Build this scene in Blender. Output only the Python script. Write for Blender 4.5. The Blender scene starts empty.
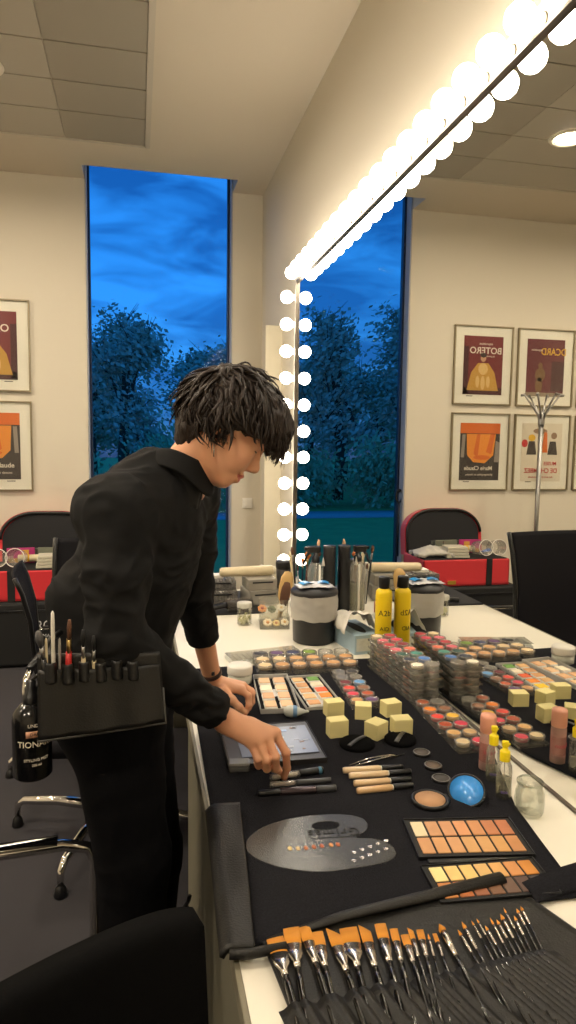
import bpy, bmesh, math, random
import numpy as np
from mathutils import Vector, Matrix, Euler, noise
PI = math.pi
S = bpy.context.scene
COL = S.collection
R = math.radians
random.seed(7)

# ------------------------------------------------------------------ camera numbers (measured from the room)
CF, CYAW, CPITCH, CROLL = 678.86, 12.542, 5.548, 0.748
CAM = Vector((-0.9412, 0.0, 1.5504))
_y, _p, _r = R(CYAW), R(CPITCH), R(CROLL)
FW = Vector((math.sin(_y) * math.cos(_p), math.cos(_y) * math.cos(_p), -math.sin(_p)))
_r0 = Vector((math.cos(_y), -math.sin(_y), 0)); _u0 = _r0.cross(FW)
RT = _r0 * math.cos(_r) + _u0 * math.sin(_r); UP = -_r0 * math.sin(_r) + _u0 * math.cos(_r)
def ray(u, v): return FW + RT * ((u - 288) / CF) - UP * ((v - 512) / CF)
def atz(u, v, z=0.755):
    d = ray(u, v); return CAM + d * ((z - CAM.z) / d.z)
def aty(u, v, y):
    d = ray(u, v); return CAM + d * (y / d.y)
def atx(u, v, x):
    d = ray(u, v); return CAM + d * ((x - CAM.x) / d.x)
TZ = 0.75          # worktop
TW = 0.756         # on the towel

# ------------------------------------------------------------------ materials
def s2l(c):
    return tuple(((x / 255) / 12.92 if x / 255 <= 0.04045 else ((x / 255 + 0.055) / 1.055) ** 2.4) for x in c)
MC = {}
def mat(name, rgb=(128, 128, 128), rough=0.5, metal=0.0, bump=0.0, bscale=200, var=0.0, vscale=8, spec=0.5,
        emit=0.0, ecol=None, trans=0.0, sheen=0.0, coat=0.0, sss=0.0, aniso=None):
    if name in MC: return MC[name]
    m = bpy.data.materials.new(name); m.use_nodes = True; nt = m.node_tree
    b = nt.nodes['Principled BSDF']; c = (*s2l(rgb), 1)
    b.inputs['Base Color'].default_value = c
    b.inputs['Roughness'].default_value = rough
    b.inputs['Metallic'].default_value = metal
    b.inputs['Specular IOR Level'].default_value = spec
    b.inputs['Transmission Weight'].default_value = trans
    b.inputs['Sheen Weight'].default_value = sheen
    b.inputs['Coat Weight'].default_value = coat
    if sss:
        b.inputs['Subsurface Weight'].default_value = sss
        b.inputs['Subsurface Radius'].default_value = (0.01, 0.004, 0.002)
    if emit:
        b.inputs['Emission Color'].default_value = (*s2l(ecol or rgb), 1)
        b.inputs['Emission Strength'].default_value = emit
    tc = None
    if var or bump:
        tc = nt.nodes.new('ShaderNodeTexCoord')
        if aniso:
            mp = nt.nodes.new('ShaderNodeMapping'); mp.inputs['Scale'].default_value = aniso
            nt.links.new(tc.outputs['Object'], mp.inputs['Vector']); src = mp.outputs['Vector']
        else: src = tc.outputs['Object']
    if var:
        n = nt.nodes.new('ShaderNodeTexNoise'); n.inputs['Scale'].default_value = vscale; n.inputs['Detail'].default_value = 4
        nt.links.new(src, n.inputs['Vector'])
        mx = nt.nodes.new('ShaderNodeMix'); mx.data_type = 'RGBA'
        mx.inputs['A'].default_value = (*[x * (1 - var) for x in c[:3]], 1)
        mx.inputs['B'].default_value = (*[min(1, x * (1 + var)) for x in c[:3]], 1)
        nt.links.new(n.outputs['Fac'], mx.inputs['Factor']); nt.links.new(mx.outputs['Result'], b.inputs['Base Color'])
    if bump:
        n = nt.nodes.new('ShaderNodeTexNoise'); n.inputs['Scale'].default_value = bscale; n.inputs['Detail'].default_value = 3
        nt.links.new(src, n.inputs['Vector'])
        bp = nt.nodes.new('ShaderNodeBump'); bp.inputs['Strength'].default_value = bump; bp.inputs['Distance'].default_value = 0.002
        nt.links.new(n.outputs['Fac'], bp.inputs['Height']); nt.links.new(bp.outputs['Normal'], b.inputs['Normal'])
    MC[name] = m; return m
def clear(name, tint=(245, 245, 240), gloss=0.12, rough=0.04, body=0.0, bcol=(220, 215, 205), k=0.55):
    """thin clear plastic or glass: see-through, with a sheen that grows at grazing angles, and a little milkiness"""
    if name in MC: return MC[name]
    m = bpy.data.materials.new(name); m.use_nodes = True; nt = m.node_tree; nt.nodes.clear()
    out = nt.nodes.new('ShaderNodeOutputMaterial')
    t = nt.nodes.new('ShaderNodeBsdfTransparent'); t.inputs[0].default_value = (*s2l(tint), 1)
    g = nt.nodes.new('ShaderNodeBsdfGlossy'); g.inputs['Roughness'].default_value = rough
    lw = nt.nodes.new('ShaderNodeLayerWeight'); lw.inputs['Blend'].default_value = 0.35
    ma = nt.nodes.new('ShaderNodeMath'); ma.operation = 'MULTIPLY_ADD'; ma.inputs[1].default_value = k; ma.inputs[2].default_value = gloss * 0.4
    nt.links.new(lw.outputs['Fresnel'], ma.inputs[0])
    mx = nt.nodes.new('ShaderNodeMixShader'); nt.links.new(ma.outputs[0], mx.inputs[0])
    nt.links.new(t.outputs[0], mx.inputs[1]); nt.links.new(g.outputs[0], mx.inputs[2])
    last = mx
    if body:
        d = nt.nodes.new('ShaderNodeBsdfDiffuse'); d.inputs[0].default_value = (*s2l(bcol), 1)
        m2 = nt.nodes.new('ShaderNodeMixShader'); m2.inputs[0].default_value = body
        nt.links.new(mx.outputs[0], m2.inputs[1]); nt.links.new(d.outputs[0], m2.inputs[2]); last = m2
    nt.links.new(last.outputs[0], out.inputs[0]); MC[name] = m; return m

# ------------------------------------------------------------------ mesh collector
class MB:
    def __init__(s): s.v = []; s.f = []; s.m = []; s.s = []
    def add(s, vs, fs, m=0, smooth=False, M=None):
        o = len(s.v)
        for q in vs:
            q = Vector(q); s.v.append(tuple(M @ q) if M else tuple(q))
        for q in fs: s.f.append([i + o for i in q]); s.m.append(m); s.s.append(smooth)
        return s
    def box(s, c, d, bev=0.0, m=0, M=None, seg=2, smooth=False):
        hx, hy, hz = d[0] / 2, d[1] / 2, d[2] / 2
        bev = min(bev, hx * .98, hy * .98, hz * .98)
        bm = bmesh.new(); bmesh.ops.create_cube(bm, size=1)
        bmesh.ops.scale(bm, vec=d, verts=bm.verts)
        if bev > 0: bmesh.ops.bevel(bm, geom=bm.edges[:], offset=bev, segments=seg, profile=0.5, affect='EDGES')
        bmesh.ops.translate(bm, vec=c, verts=bm.verts); bm.verts.index_update()
        s.add([v.co for v in bm.verts], [[v.index for v in f.verts] for f in bm.faces], m, smooth, M); bm.free(); return s
    def lathe(s, prof, n=24, m=0, M=None, smooth=True, c=(0, 0, 0), cap=True, sx=1, sy=1):
        vs = []; fs = []
        for r, z in prof:
            for i in range(n):
                a = 2 * PI * i / n; vs.append((c[0] + r * math.cos(a) * sx, c[1] + r * math.sin(a) * sy, c[2] + z))
        for k in range(len(prof) - 1):
            for i in range(n):
                j = (i + 1) % n; fs.append([k * n + i, k * n + j, (k + 1) * n + j, (k + 1) * n + i])
        if cap:
            if prof[0][0] > 1e-5: fs.append([i for i in range(n)][::-1])
            if prof[-1][0] > 1e-5: fs.append([(len(prof) - 1) * n + i for i in range(n)])
        return s.add(vs, fs, m, smooth, M)
    def tube(s, pts, r, n=8, m=0, M=None, smooth=True, cap=True, flat=1.0):
        pts = [Vector(p) for p in pts]; k = len(pts)
        rs = r if isinstance(r, (list, tuple)) else [r] * k
        t0 = (pts[1] - pts[0]).normalized()
        a = Vector((0, 0, 1)) if abs(t0.z) < .9 else Vector((1, 0, 0))
        nx = t0.cross(a).normalized(); vs = []; fs = []
        for i in range(k):
            t = (pts[min(i + 1, k - 1)] - pts[max(i - 1, 0)]).normalized()
            nx = (nx - t * nx.dot(t)).normalized(); ny = t.cross(nx)
            for j in range(n):
                an = 2 * PI * j / n; vs.append(pts[i] + (nx * math.cos(an) + ny * math.sin(an) * flat) * rs[i])
        for i in range(k - 1):
            for j in range(n):
                q = (j + 1) % n; fs.append([i * n + j, i * n + q, (i + 1) * n + q, (i + 1) * n + j])
        if cap: fs.append(list(range(n))[::-1]); fs.append([(k - 1) * n + j for j in range(n)])
        return s.add(vs, fs, m, smooth, M)
    def prism(s, poly, z0, z1, m=0, M=None, smooth=False):
        n = len(poly); vs = [(x, y, z0) for x, y in poly] + [(x, y, z1) for x, y in poly]
        fs = [list(range(n))[::-1], list(range(n, 2 * n))] + [[i, (i + 1) % n, n + (i + 1) % n, n + i] for i in range(n)]
        return s.add(vs, fs, m, smooth, M)
    def sphere(s, c, r, m=0, M=None, n=16, sc=(1, 1, 1)):
        k = n // 2; prof = [(math.sin(PI * i / k), -math.cos(PI * i / k)) for i in range(k + 1)]
        vs = []; fs = []
        for a, z in prof:
            for i in range(n):
                t = 2 * PI * i / n; vs.append((c[0] + a * math.cos(t) * r * sc[0], c[1] + a * math.sin(t) * r * sc[1], c[2] + z * r * sc[2]))
        for q in range(k):
            for i in range(n):
                j = (i + 1) % n; fs.append([q * n + i, q * n + j, (q + 1) * n + j, (q + 1) * n + i])
        return s.add(vs, fs, m, True, M)
    def grid(s, fn, nu, nv, m=0, smooth=True, M=None, thick=0.0):
        """fn(u,v)->point, u,v in 0..1; thick makes a closed sheet of that thickness"""
        P = [[Vector(fn(i / nu, j / nv)) for j in range(nv + 1)] for i in range(nu + 1)]
        vs = [p for row in P for p in row]; W = nv + 1
        fs = [[i * W + j, (i + 1) * W + j, (i + 1) * W + j + 1, i * W + j + 1] for i in range(nu) for j in range(nv)]
        if not thick: return s.add(vs, fs, m, smooth, M)
        N = []
        for i in range(nu + 1):
            for j in range(nv + 1):
                a = P[min(i + 1, nu)][j] - P[max(i - 1, 0)][j]; b = P[i][min(j + 1, nv)] - P[i][max(j - 1, 0)]
                nn = a.cross(b); N.append(nn.normalized() if nn.length > 0 else Vector((0, 0, 1)))
        o = len(vs); lo = [p - q * thick for p, q in zip(vs, N)]
        f2 = [[o + k for k in f][::-1] for f in fs]; ed = []
        B = [i * W for i in range(nu + 1)] + [nu * W + j for j in range(1, W)] + [i * W + nv for i in range(nu - 1, -1, -1)] + [j for j in range(nv - 1, 0, -1)]
        for q in range(len(B)):
            a, b = B[q], B[(q + 1) % len(B)]; ed.append([b, a, o + a, o + b])
        return s.add(vs + lo, fs + f2 + ed, m, smooth, M)
    def build(s, name, mats, parent=None, loc=None, sub=0):
        me = bpy.data.meshes.new(name); me.from_pydata(s.v, [], s.f)
        for q in (mats if isinstance(mats, (list, tuple)) else [mats]): me.materials.append(q)
        me.polygons.foreach_set('material_index', s.m); me.polygons.foreach_set('use_smooth', s.s)
        bm = bmesh.new(); bm.from_mesh(me); bmesh.ops.recalc_face_normals(bm, faces=bm.faces[:]); bm.to_mesh(me); bm.free()
        me.update()
        o = bpy.data.objects.new(name, me); COL.objects.link(o)
        if parent: o.parent = parent
        if loc is not None: o.location = loc
        if sub:
            md = o.modifiers.new('sub', 'SUBSURF'); md.levels = sub; md.render_levels = sub
        return o
def tag(o, label, cat, group=None, kind=None):
    o['label'] = label; o['category'] = cat
    if group: o['group'] = group
    if kind: o['kind'] = kind
    return o
def struct(o): o['kind'] = 'structure'; return o
def thing(name, label, cat, loc=(0, 0, 0), rz=0, group=None):
    o = bpy.data.objects.new(name, None); COL.objects.link(o); o.empty_display_size = .05
    o.location = loc; o.rotation_euler = (0, 0, rz); return tag(o, label, cat, group)
def dup(root, loc=None, rz=None, label=None, group=None, rot=None):
    def cp(o, par):
        c = o.copy(); COL.objects.link(c); c.parent = par
        for ch in list(o.children): cp(ch, c)
        return c
    r = cp(root, None)
    if loc is not None: r.location = loc
    if rz is not None: r.rotation_euler = (0, 0, rz)
    if rot is not None: r.rotation_euler = rot
    if label: r['label'] = label
    if group: r['group'] = group
    return r
def text(s, size, material, name='lettering', parent=None, M=None, depth=0.0006, align='CENTER', squash=1.0, bold=0.0, spacing=1.0):
    cu = bpy.data.curves.new(name, 'FONT'); cu.body = s; cu.size = size; cu.align_x = align; cu.align_y = 'CENTER'
    cu.extrude = depth; cu.space_character = spacing; cu.offset = bold; cu.resolution_u = 3
    t = bpy.data.objects.new(name, cu); COL.objects.link(t)
    dg = bpy.context.evaluated_depsgraph_get(); me = bpy.data.meshes.new_from_object(t.evaluated_get(dg))
    COL.objects.unlink(t); bpy.data.objects.remove(t); me.materials.clear(); me.materials.append(material)
    me.transform((M or Matrix()) @ Matrix.Diagonal((squash, 1, 1, 1)))
    o = bpy.data.objects.new(name, me); COL.objects.link(o)
    if parent: o.parent = parent
    return o
def wrap_text(me, r):
    """bend a flat text mesh (x along, z up, at y=0) round a cylinder of radius r facing -y"""
    for v in me.vertices:
        a = v.co.x / r; rr = r - v.co.y
        v.co.x = rr * math.sin(a); v.co.y = -rr * math.cos(a)
def frame(o, x, z=Vector((0, 0, 1))):
    x = Vector(x).normalized(); z = Vector(z); y = z.cross(x).normalized(); z = x.cross(y)
    return Matrix(((x.x, y.x, z.x, o[0]), (x.y, y.y, z.y, o[1]), (x.z, y.z, z.z, o[2]), (0, 0, 0, 1)))
RX = lambda a: Matrix.Rotation(a, 4, 'X'); RY = lambda a: Matrix.Rotation(a, 4, 'Y'); RZ = lambda a: Matrix.Rotation(a, 4, 'Z')
TR = lambda *a: Matrix.Translation(a)

# shared materials
M_black = mat('black_plastic', (16, 16, 18), .35)
M_blackm = mat('matte_black', (14, 14, 15), .7)
M_leather = mat('black_leatherette', (27, 26, 24), .5, spec=.35, bump=.5, bscale=260)
M_chrome = mat('chrome', (215, 212, 208), .12, 1.0)
M_alu = mat('brushed_aluminium', (170, 168, 165), .35, 1.0)
M_silver = mat('silver_tin', (205, 203, 198), .38, .25, bump=.1, bscale=80)
M_white = mat('white_plastic', (232, 228, 218), .4)
M_cream = mat('cream_plastic', (215, 200, 165), .35)
M_clear = clear('clear_plastic', (252, 252, 249), gloss=.2, body=.03, bcol=(240, 238, 230))
M_clearm = clear('milky_clear_plastic', (250, 250, 247), body=.16, bcol=(235, 230, 220))
M_glass = clear('clear_glass', (250, 253, 249), gloss=.3, rough=.01)
M_bag = clear('thin_polythene', body=.55, bcol=(228, 224, 215), rough=.25)
M_gold = mat('brass_ferrule', (200, 170, 110), .28, 1.0)
# ================================================================== ROOM
H = 3.52; D = 5.50; XW = 0.047; XL = -5.6; YN = -2.2; A0 = -1.311; A1 = -0.191; SL = 0.258
M_wall = mat('cream_wall_paint', (212, 204, 186), .75, bump=.06, bscale=350)
M_ceil = mat('ceiling_paint', (205, 193, 172), .8)
M_carpet = mat('dark_carpet', (50, 48, 52), .95, bump=.9, bscale=700, var=.25, vscale=400)
M_panel = mat('grey_ceiling_panel', (158, 149, 132), .5)
M_line = mat('panel_joint', (190, 180, 162), .6)
M_frame_b = mat('blue_black_window_frame', (24, 40, 70), .4)
M_reveal = mat('pale_grey_window_trim', (165, 168, 172), .5)
b = MB(); b.box(((XL + XW) / 2, (YN + D) / 2, -.05), (XW - XL + .2, D - YN + .4, .1)); struct(b.build('floor', M_carpet))
# ceiling with the slot in front of the window
b = MB()
b.box(((XL + XW) / 2, (YN + D - SL) / 2, H + .06), (XW - XL + .2, D - SL - YN + .001, .12))
b.box(((XL + A0) / 2 - .05, D - SL / 2 + .05, H + .06), (A0 - XL + .1, SL + .1, .12))
b.box(((A1 + XW) / 2 + .05, D - SL / 2 + .05, H + .06), (XW - A1 + .1, SL + .1, .12))
struct(b.build('ceiling', M_ceil))
b = MB()   # slot reveals above the ceiling
b.box(((A0 + A1) / 2, D - SL - .03, H + .42), (A1 - A0 + .2, .06, .6))
b.box((A0 - .03, D - SL / 2 + .02, H + .42), (.06, SL + .08, .6)); b.box((A1 + .03, D - SL / 2 + .02, H + .42), (.06, SL + .08, .6))
b.box(((A0 + A1) / 2, D - SL / 2 + .1, H + .75), (A1 - A0 + .2, SL + .4, .06))
struct(b.build('trim_1', M_ceil))
# ceiling panel field: a shallow metal tray of long panels
px0, px1, py0, py1 = XL + .9, -.842, .2, 4.80
b = MB(); n = 11
ys = [4.80, 4.42, 4.07, 3.70, 3.29, 2.9, 2.5, 2.1, 1.7, 1.3, .9, .5, .2]
for k in range(len(ys) - 1):
    for (xa, xb) in ((-1.375, -.875), (-2.6, -1.378), (-3.8, -2.603), (px0, -3.803)):
        b.box(((xa + xb) / 2, (ys[k] + ys[k + 1]) / 2, H - .006), (xb - xa - .001, ys[k] - ys[k + 1] - .012, .008), m=0 if xa > -1.4 else 2)
b.box(((px0 + px1) / 2, (py0 + py1) / 2, H - .001), (px1 - px0, py1 - py0, .003), m=1)
b.box((-.858, (py0 + py1) / 2, H - .008), (.032, py1 - py0, .016), m=1)
b.box(((px0 + px1) / 2, 4.806, H - .008), (px1 - px0, .02, .016), m=1)
struct(b.build('trim_2', [M_panel, M_line, mat('light_grey_ceiling_panel', (176, 167, 149), .5)]))
# walls
b = MB(); b.box((XL / 2 + A0 / 2 - .05, D + .11, H / 2 + .35), (A0 - XL + .1, .22, H + .7))
b.box(((A1 + .3) / 2, D + .11, H / 2 + .35), (.3 - A1, .22, H + .7))
b.box(((A0 + A1) / 2, D + .11, .03), (A1 - A0, .22, .06)); b.box(((A0 + A1) / 2, D + .11, H + .75), (A1 - A0, .22, .2))
struct(b.build('wall_far', M_wall))
b = MB(); b.box((XW + .06, (YN + D) / 2, H / 2), (.12, D - YN + .2, H)); struct(b.build('wall_right', M_wall))
b = MB(); b.box((XL - .06, (YN + D) / 2, H / 2), (.12, D - YN + .2, H)); struct(b.build('wall_left', M_wall))
b = MB(); b.box(((XL + XW) / 2, YN - .06, H / 2), (XW - XL + .24, .12, H)); struct(b.build('wall_near', M_wall))
b = MB(); b.box((-.012, 4.72, 1.19), (.118, .05, 2.375), .004); struct(b.build('trim_3', mat('pale_casing', (205, 196, 172), .6)))
b = MB(); b.box((XL / 2 + A0 / 2, D - .008, .04), (A0 - XL, .016, .08), .003); b.box((A1 / 2 + .02, D - .008, .04), (-A1 + .04, .016, .08), .003)
struct(b.build('baseboard_far', mat('grey_baseboard', (120, 116, 110), .6)))
# window
w = bpy.data.objects.new('window_1', None); COL.objects.link(w); struct(w); w.location = ((A0 + A1) / 2, D, 0)
Wd = A1 - A0; WH = 4.1
b = MB()
for s_ in (-1, 1): b.box((s_ * (Wd / 2 - .014), .14, .06 + WH / 2), (.028, .06, WH), .004)
b.box((0, .14, .10), (Wd, .07, .06), .004); b.box((0, .14, WH + .03), (Wd, .07, .06), .004)
b.build('window_frame', M_frame_b, w)
b = MB()
for s_ in (-1, 1): b.box((s_ * (Wd / 2 - .006), .055, .06 + WH / 2), (.012, .10, WH), .002)
b.build('window_reveal', M_reveal, w)
b = MB(); b.box((0, .145, .06 + WH / 2), (Wd - .06, .006, WH)); b.build('pane', clear('window_glass', (240, 243, 246), gloss=.0, rough=.0, k=.04), w)
b = MB(); b.tube([(-Wd / 2 + .03, .09, 1.17), (-Wd / 2 + .03, .055, 1.17)], .012, 10)
q = [(-Wd / 2 + .03 + .035 * math.sin(t) * .8, .05, 1.13 - .055 * math.cos(t)) for t in [2 * PI * i / 18 for i in range(19)]]
b.tube(q, .009, 8); b.tube([(-Wd / 2 + .03, .05, 1.075), (-Wd / 2 + .03, .05, .6)], .010, 8)
b.build('window_handle', M_black, w)
# light switch on the far wall
t = thing('light_switch', 'double white light switch on the narrow wall right of the window', 'light switch', (-.062, D, 1.08))
b = MB(); b.box((0, -.005, 0), (.085, .01, .085), .004); b.build('switch_plate', M_white, t)
for s_ in (-1, 1):
    b = MB(); b.box((s_ * .017, -.012, 0), (.030, .008, .056), .003); b.build('rocker', M_white, t)

# ------------------------------------------------------------------ ceiling lights
M_lamp = mat('lamp_glow', (255, 238, 205), .5, emit=330, ecol=(255, 238, 212))
first = None
spots = [(-1.73, 4.0), (-3.3, 4.0), (-4.8, 4.0), (-1.73, 1.6), (-3.3, 1.6), (-4.8, 1.6), (-1.73, -.8), (-3.3, -.8)]
for i, (x, y) in enumerate(spots):
    if first is None:
        t = thing('ceiling_light', 'round recessed ceiling light seen in the top right of the mirror', 'ceiling light', (x, y, H - .012), group='recessed ceiling lights')
        b = MB(); b.lathe([(.115, .0), (.125, -.006), (.118, -.014), (.092, -.012), (.088, 0)], 32, cap=False); b.build('ring', mat('lamp_ring', (225, 215, 195), .4), t)
        b = MB(); b.lathe([(.0, -.004), (.088, -.003), (.088, .004), (0, .004)], 32, cap=False); b.build('diffuser', M_lamp, t); first = t
    else: dup(first, (x, y, H - .012), label='recessed round ceiling light farther along the grey ceiling panels')

# ------------------------------------------------------------------ mirror with bulbs
yM = 4.045; yN = .15; ZT = 2.524; ZB = .756
M_mirror = mat('mirror_glass', (236, 236, 232), .0, 1.0)
mr = thing('dressing_room_mirror', 'long wall mirror edged with glowing round bulbs above the counter', 'mirror', (0, 0, 0))
b = MB(); b.box((.012, (yM + yN) / 2, (ZT + ZB) / 2), (.022, yM - yN, ZT - ZB)); b.build('mirror_pane', M_mirror, mr)
b = MB()
b.box((.016, (yM + yN) / 2 + .03, ZT + .045), (.03, yM - yN + .09, .075), .004); b.box((.016, yM + .04, (ZT + ZB) / 2), (.03, .07, ZT - ZB), .004)
b.build('bulb_rail', mat('white_rail', (190, 182, 166), .4), mr)
b = MB()
b.box((-.004, (yM + yN) / 2, ZT + .002), (.016, yM - yN, .009), .002); b.box((-.004, yM + .001, (ZT + ZB) / 2), (.016, .007, ZT - ZB), .002)
b.box((-.001, (yM + yN) / 2, ZB - .002), (.006, yM - yN, .004), .001)
b.build('edge_strip', mat('dark_metal_strip', (110, 102, 92), .35, .8), mr)
M_bulb = mat('bulb_glow', (255, 243, 220), .4, emit=15, ecol=(255, 245, 228))
M_sock = mat('lamp_socket', (225, 210, 180), .4)
def bulb_mesh():
    b = MB(); b.lathe([(.014, .012), (.016, .020), (.024, .028), (.033, .038), (.0375, .052), (.0375, .062), (.033, .076), (.022, .088), (.010, .0935), (0, .0945)], 20, M=RY(-PI / 2)); return b
bb = bulb_mesh().build('light_bulb', M_bulb, mr)
ss = MB().lathe([(.021, -.001), (.021, .003), (.0175, .005), (.016, .015)], 16, M=RY(-PI / 2)).build('socket', M_sock, bb)
ring = MB().lathe([(.0225, -.001), (.0225, .0028), (.019, .0028), (.019, -.001)], 16, M=RY(-PI / 2), cap=False).build('socket_ring', mat('dark_ring', (70, 62, 52), .4, .6), bb)
pos = [(0, 1.539 + .1345 * k, 2.553) for k in range(-10, 19)] + [(0, 4.083, 2.44 - .1597 * k) for k in range(0, 11)]
bb.location = pos[0]
for p_ in pos[1:]:
    c = bb.copy(); COL.objects.link(c); c.parent = mr; c.location = p_
    for g in list(bb.children):
        d_ = g.copy(); COL.objects.link(d_); d_.parent = c

# ------------------------------------------------------------------ counter
M_top = mat('cream_laminate', (232, 227, 212), .42)
M_side = mat('grey_laminate', (112, 108, 92), .55)
ct = thing('makeup_counter', 'long cream laminate counter under the bulb mirror', 'counter', (0, 0, 0))
b = MB(); b.box((-.401, 1.80, TZ - .018), (.798, 3.80, .036), .003); b.build('worktop', M_top, ct)
b = MB(); b.box((-.797, 1.80, TZ - .018), (.010, 3.80, .0375), .002); b.build('edge_band', mat('edge_band', (128, 122, 104), .5), ct)
b = MB(); b.box((-.775, 1.15, .357), (.02, 2.05, .714), .002); b.build('front_panel', M_side, ct)
b = MB(); b.box((-.40, 3.66, .357), (.72, .03, .714), .002); b.build('end_panel', M_side, ct)
b = MB(); b.box((-.02, 2.9, .5), (.02, 1.4, .42), .002); b.build('back_panel', M_side, ct)
# power cable below the counter edge
b = MB(); k = [aty(215, 893, 1.75), aty(196, 900, 1.8), aty(184, 908, 1.83), aty(178, 918, 1.85), aty(174, 935, 1.88), aty(172, 985, 1.9)]
b.tube([Vector((min(p.x, -.812), p.y, p.z)) for p in k], .006, 8)
b.sphere((-.816, 1.82, k[2].z), .012, n=10)
tag(b.build('power_cable', M_black), 'black cable looping down the grey front panel of the counter', 'cable')
# ================================================================== OUTSIDE
rnd = random.Random(11)
struct(MB().box((-3, 45, -.12), (90, 78, .04)).build('ground', mat('dusk_lawn', (110, 150, 78), .95, bump=.6, bscale=30, var=.3, vscale=3)))
b = MB(); b.grid(lambda u, v: (-30 + 50 * u, 15.2 + 1.5 * v + math.sin(u * 7) * .3, -.085), 30, 2, thick=.02)
struct(b.build('path', mat('pale_gravel_path', (150, 155, 160), .9)))
M_bark = mat('bark', (70, 62, 55), .9, bump=.6, bscale=30)
M_leaf = mat('dusk_foliage', (196, 186, 170), .9, var=.3, vscale=2)
M_leaf2 = mat('hedge_foliage', (160, 176, 136), .9, var=.3, vscale=3)
def tree_meshes(seed, hgt, rad, nleaf, trunk=True, ls=.10):
    q = random.Random(seed); t = MB(); f = MB()
    lumps = [(q.uniform(-1, 1) * rad * .6, q.uniform(-1, 1) * rad * .5, hgt * q.uniform(.35, .95) if trunk else hgt * q.uniform(.3, .6), q.uniform(.4, .75) * rad) for _ in range(9)]
    if trunk:
        t.tube([(0, 0, -.1), (.05, .03, hgt * .3), (-.04, .02, hgt * .6), (.03, 0, hgt * .9)], [.16, .12, .07, .02], 8)
        for L in lumps:
            z0 = hgt * q.uniform(.2, .6); t.tube([(0, 0, z0), (L[0] * .5, L[1] * .5, (z0 + L[2]) / 2 + .2), (L[0], L[1], L[2])], [.06, .04, .012], 6)
            for _ in range(7):
                d = Vector((q.gauss(0, 1), q.gauss(0, 1), q.gauss(.9, 1))).normalized() * L[3] * q.uniform(.9, 1.5)
                t.tube([(L[0], L[1], L[2]), Vector(L[:3]) + d * .5 + Vector((0, 0, .08)), Vector(L[:3]) + d], [.02, .012, .004], 4)
    for _ in range(nleaf):
        L = q.choice(lumps); d = Vector((q.gauss(0, 1), q.gauss(0, 1), q.gauss(0, .9)))
        d = d.normalized() * L[3] * (q.random() ** .45) * (1 + .25 * q.gauss(0, 1)); p = Vector(L[:3]) + d
        if p.z < .02: continue
        a = Vector((q.gauss(0, 1), q.gauss(0, 1), q.gauss(0, 1))).normalized(); c = a.orthogonal().normalized(); e = a.cross(c); z = ls * q.uniform(.5, 1.2)
        f.add([p - c * z, p - e * z * .5, p + c * z, p + e * z * .5], [[0, 1, 2, 3]])
    return t, f
kinds = []
for i, (hg, rd, nl) in enumerate(((4.9, 1.15, 4200), (5.4, 1.2, 3800), (4.3, 1.25, 4200))):
    t = thing('tree', 'dusky tree', 'tree', (0, 60, 0)); a, f = tree_meshes(20 + i, hg, rd, nl)
    a.build('trunk', M_bark, t); f.build('foliage', M_leaf, t); kinds.append(t)
names = {0: 'dark bushy tree of the row beyond the lawn, seen through the window', 1: 'tall thin-crowned tree of the row beyond the lawn at dusk', 2: 'low rounded tree in the dusky row beyond the lawn'}
used = set(); k = 0
for row, (yy, x0_, x1_, n_) in enumerate(((20.5, -12.5, 6, 6), (25, -14, 7, 6), (30, -14.5, 9, 5), (35.5, -18, 10, 5))):
    for i in range(n_):
        kd = (i * 2 + row + rnd.randrange(2)) % 3; x = x0_ + (x1_ - x0_) * (i + rnd.uniform(-.12, .12)) / (n_ - 1); y = yy + rnd.uniform(-.3, .3)
        o = kinds[kd] if kd not in used else dup(kinds[kd]); used.add(kd)
        o.location = (x, y, -.1); o.rotation_euler = (0, 0, rnd.uniform(0, 6)); z = rnd.uniform(.82, 1.05) * (1.0 + .2 * row); w_ = z * (1.1, 1.25, 1.45, 1.6)[row]; o.scale = (w_, w_ * .8, z * (1, 1, .95, .95)[row])
        o['label'] = names[kd]; o['group'] = 'trees beyond the lawn, kind ' + ('bushy', 'tall', 'low')[kd]
bush = None
for i in range(7):
    x = -13 + 3.3 * i + rnd.uniform(-.4, .4)
    if bush is None:
        bush = thing('hedge_shrub', 'rounded shrub in the low hedge in front of the dusky trees', 'shrub', (x, 17.9, -.1), group='hedge shrubs below the trees')
        a, f = tree_meshes(77, 2.0, 1.5, 2600, False, .10); f.build('foliage', M_leaf2, bush)
        MB().tube([(0, 0, -.02), (.02, .0, .5), (0, .05, 1.0)], [.07, .05, .02], 6).build('stem', M_bark, bush)
    else:
        o = dup(bush, (x, 17.9 + .2 * (i % 2), -.1), rnd.uniform(0, 6)); z = rnd.uniform(1.1, 1.35); o.scale = (z * .78, z * .7, z * rnd.uniform(.8, 1.1))

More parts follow.
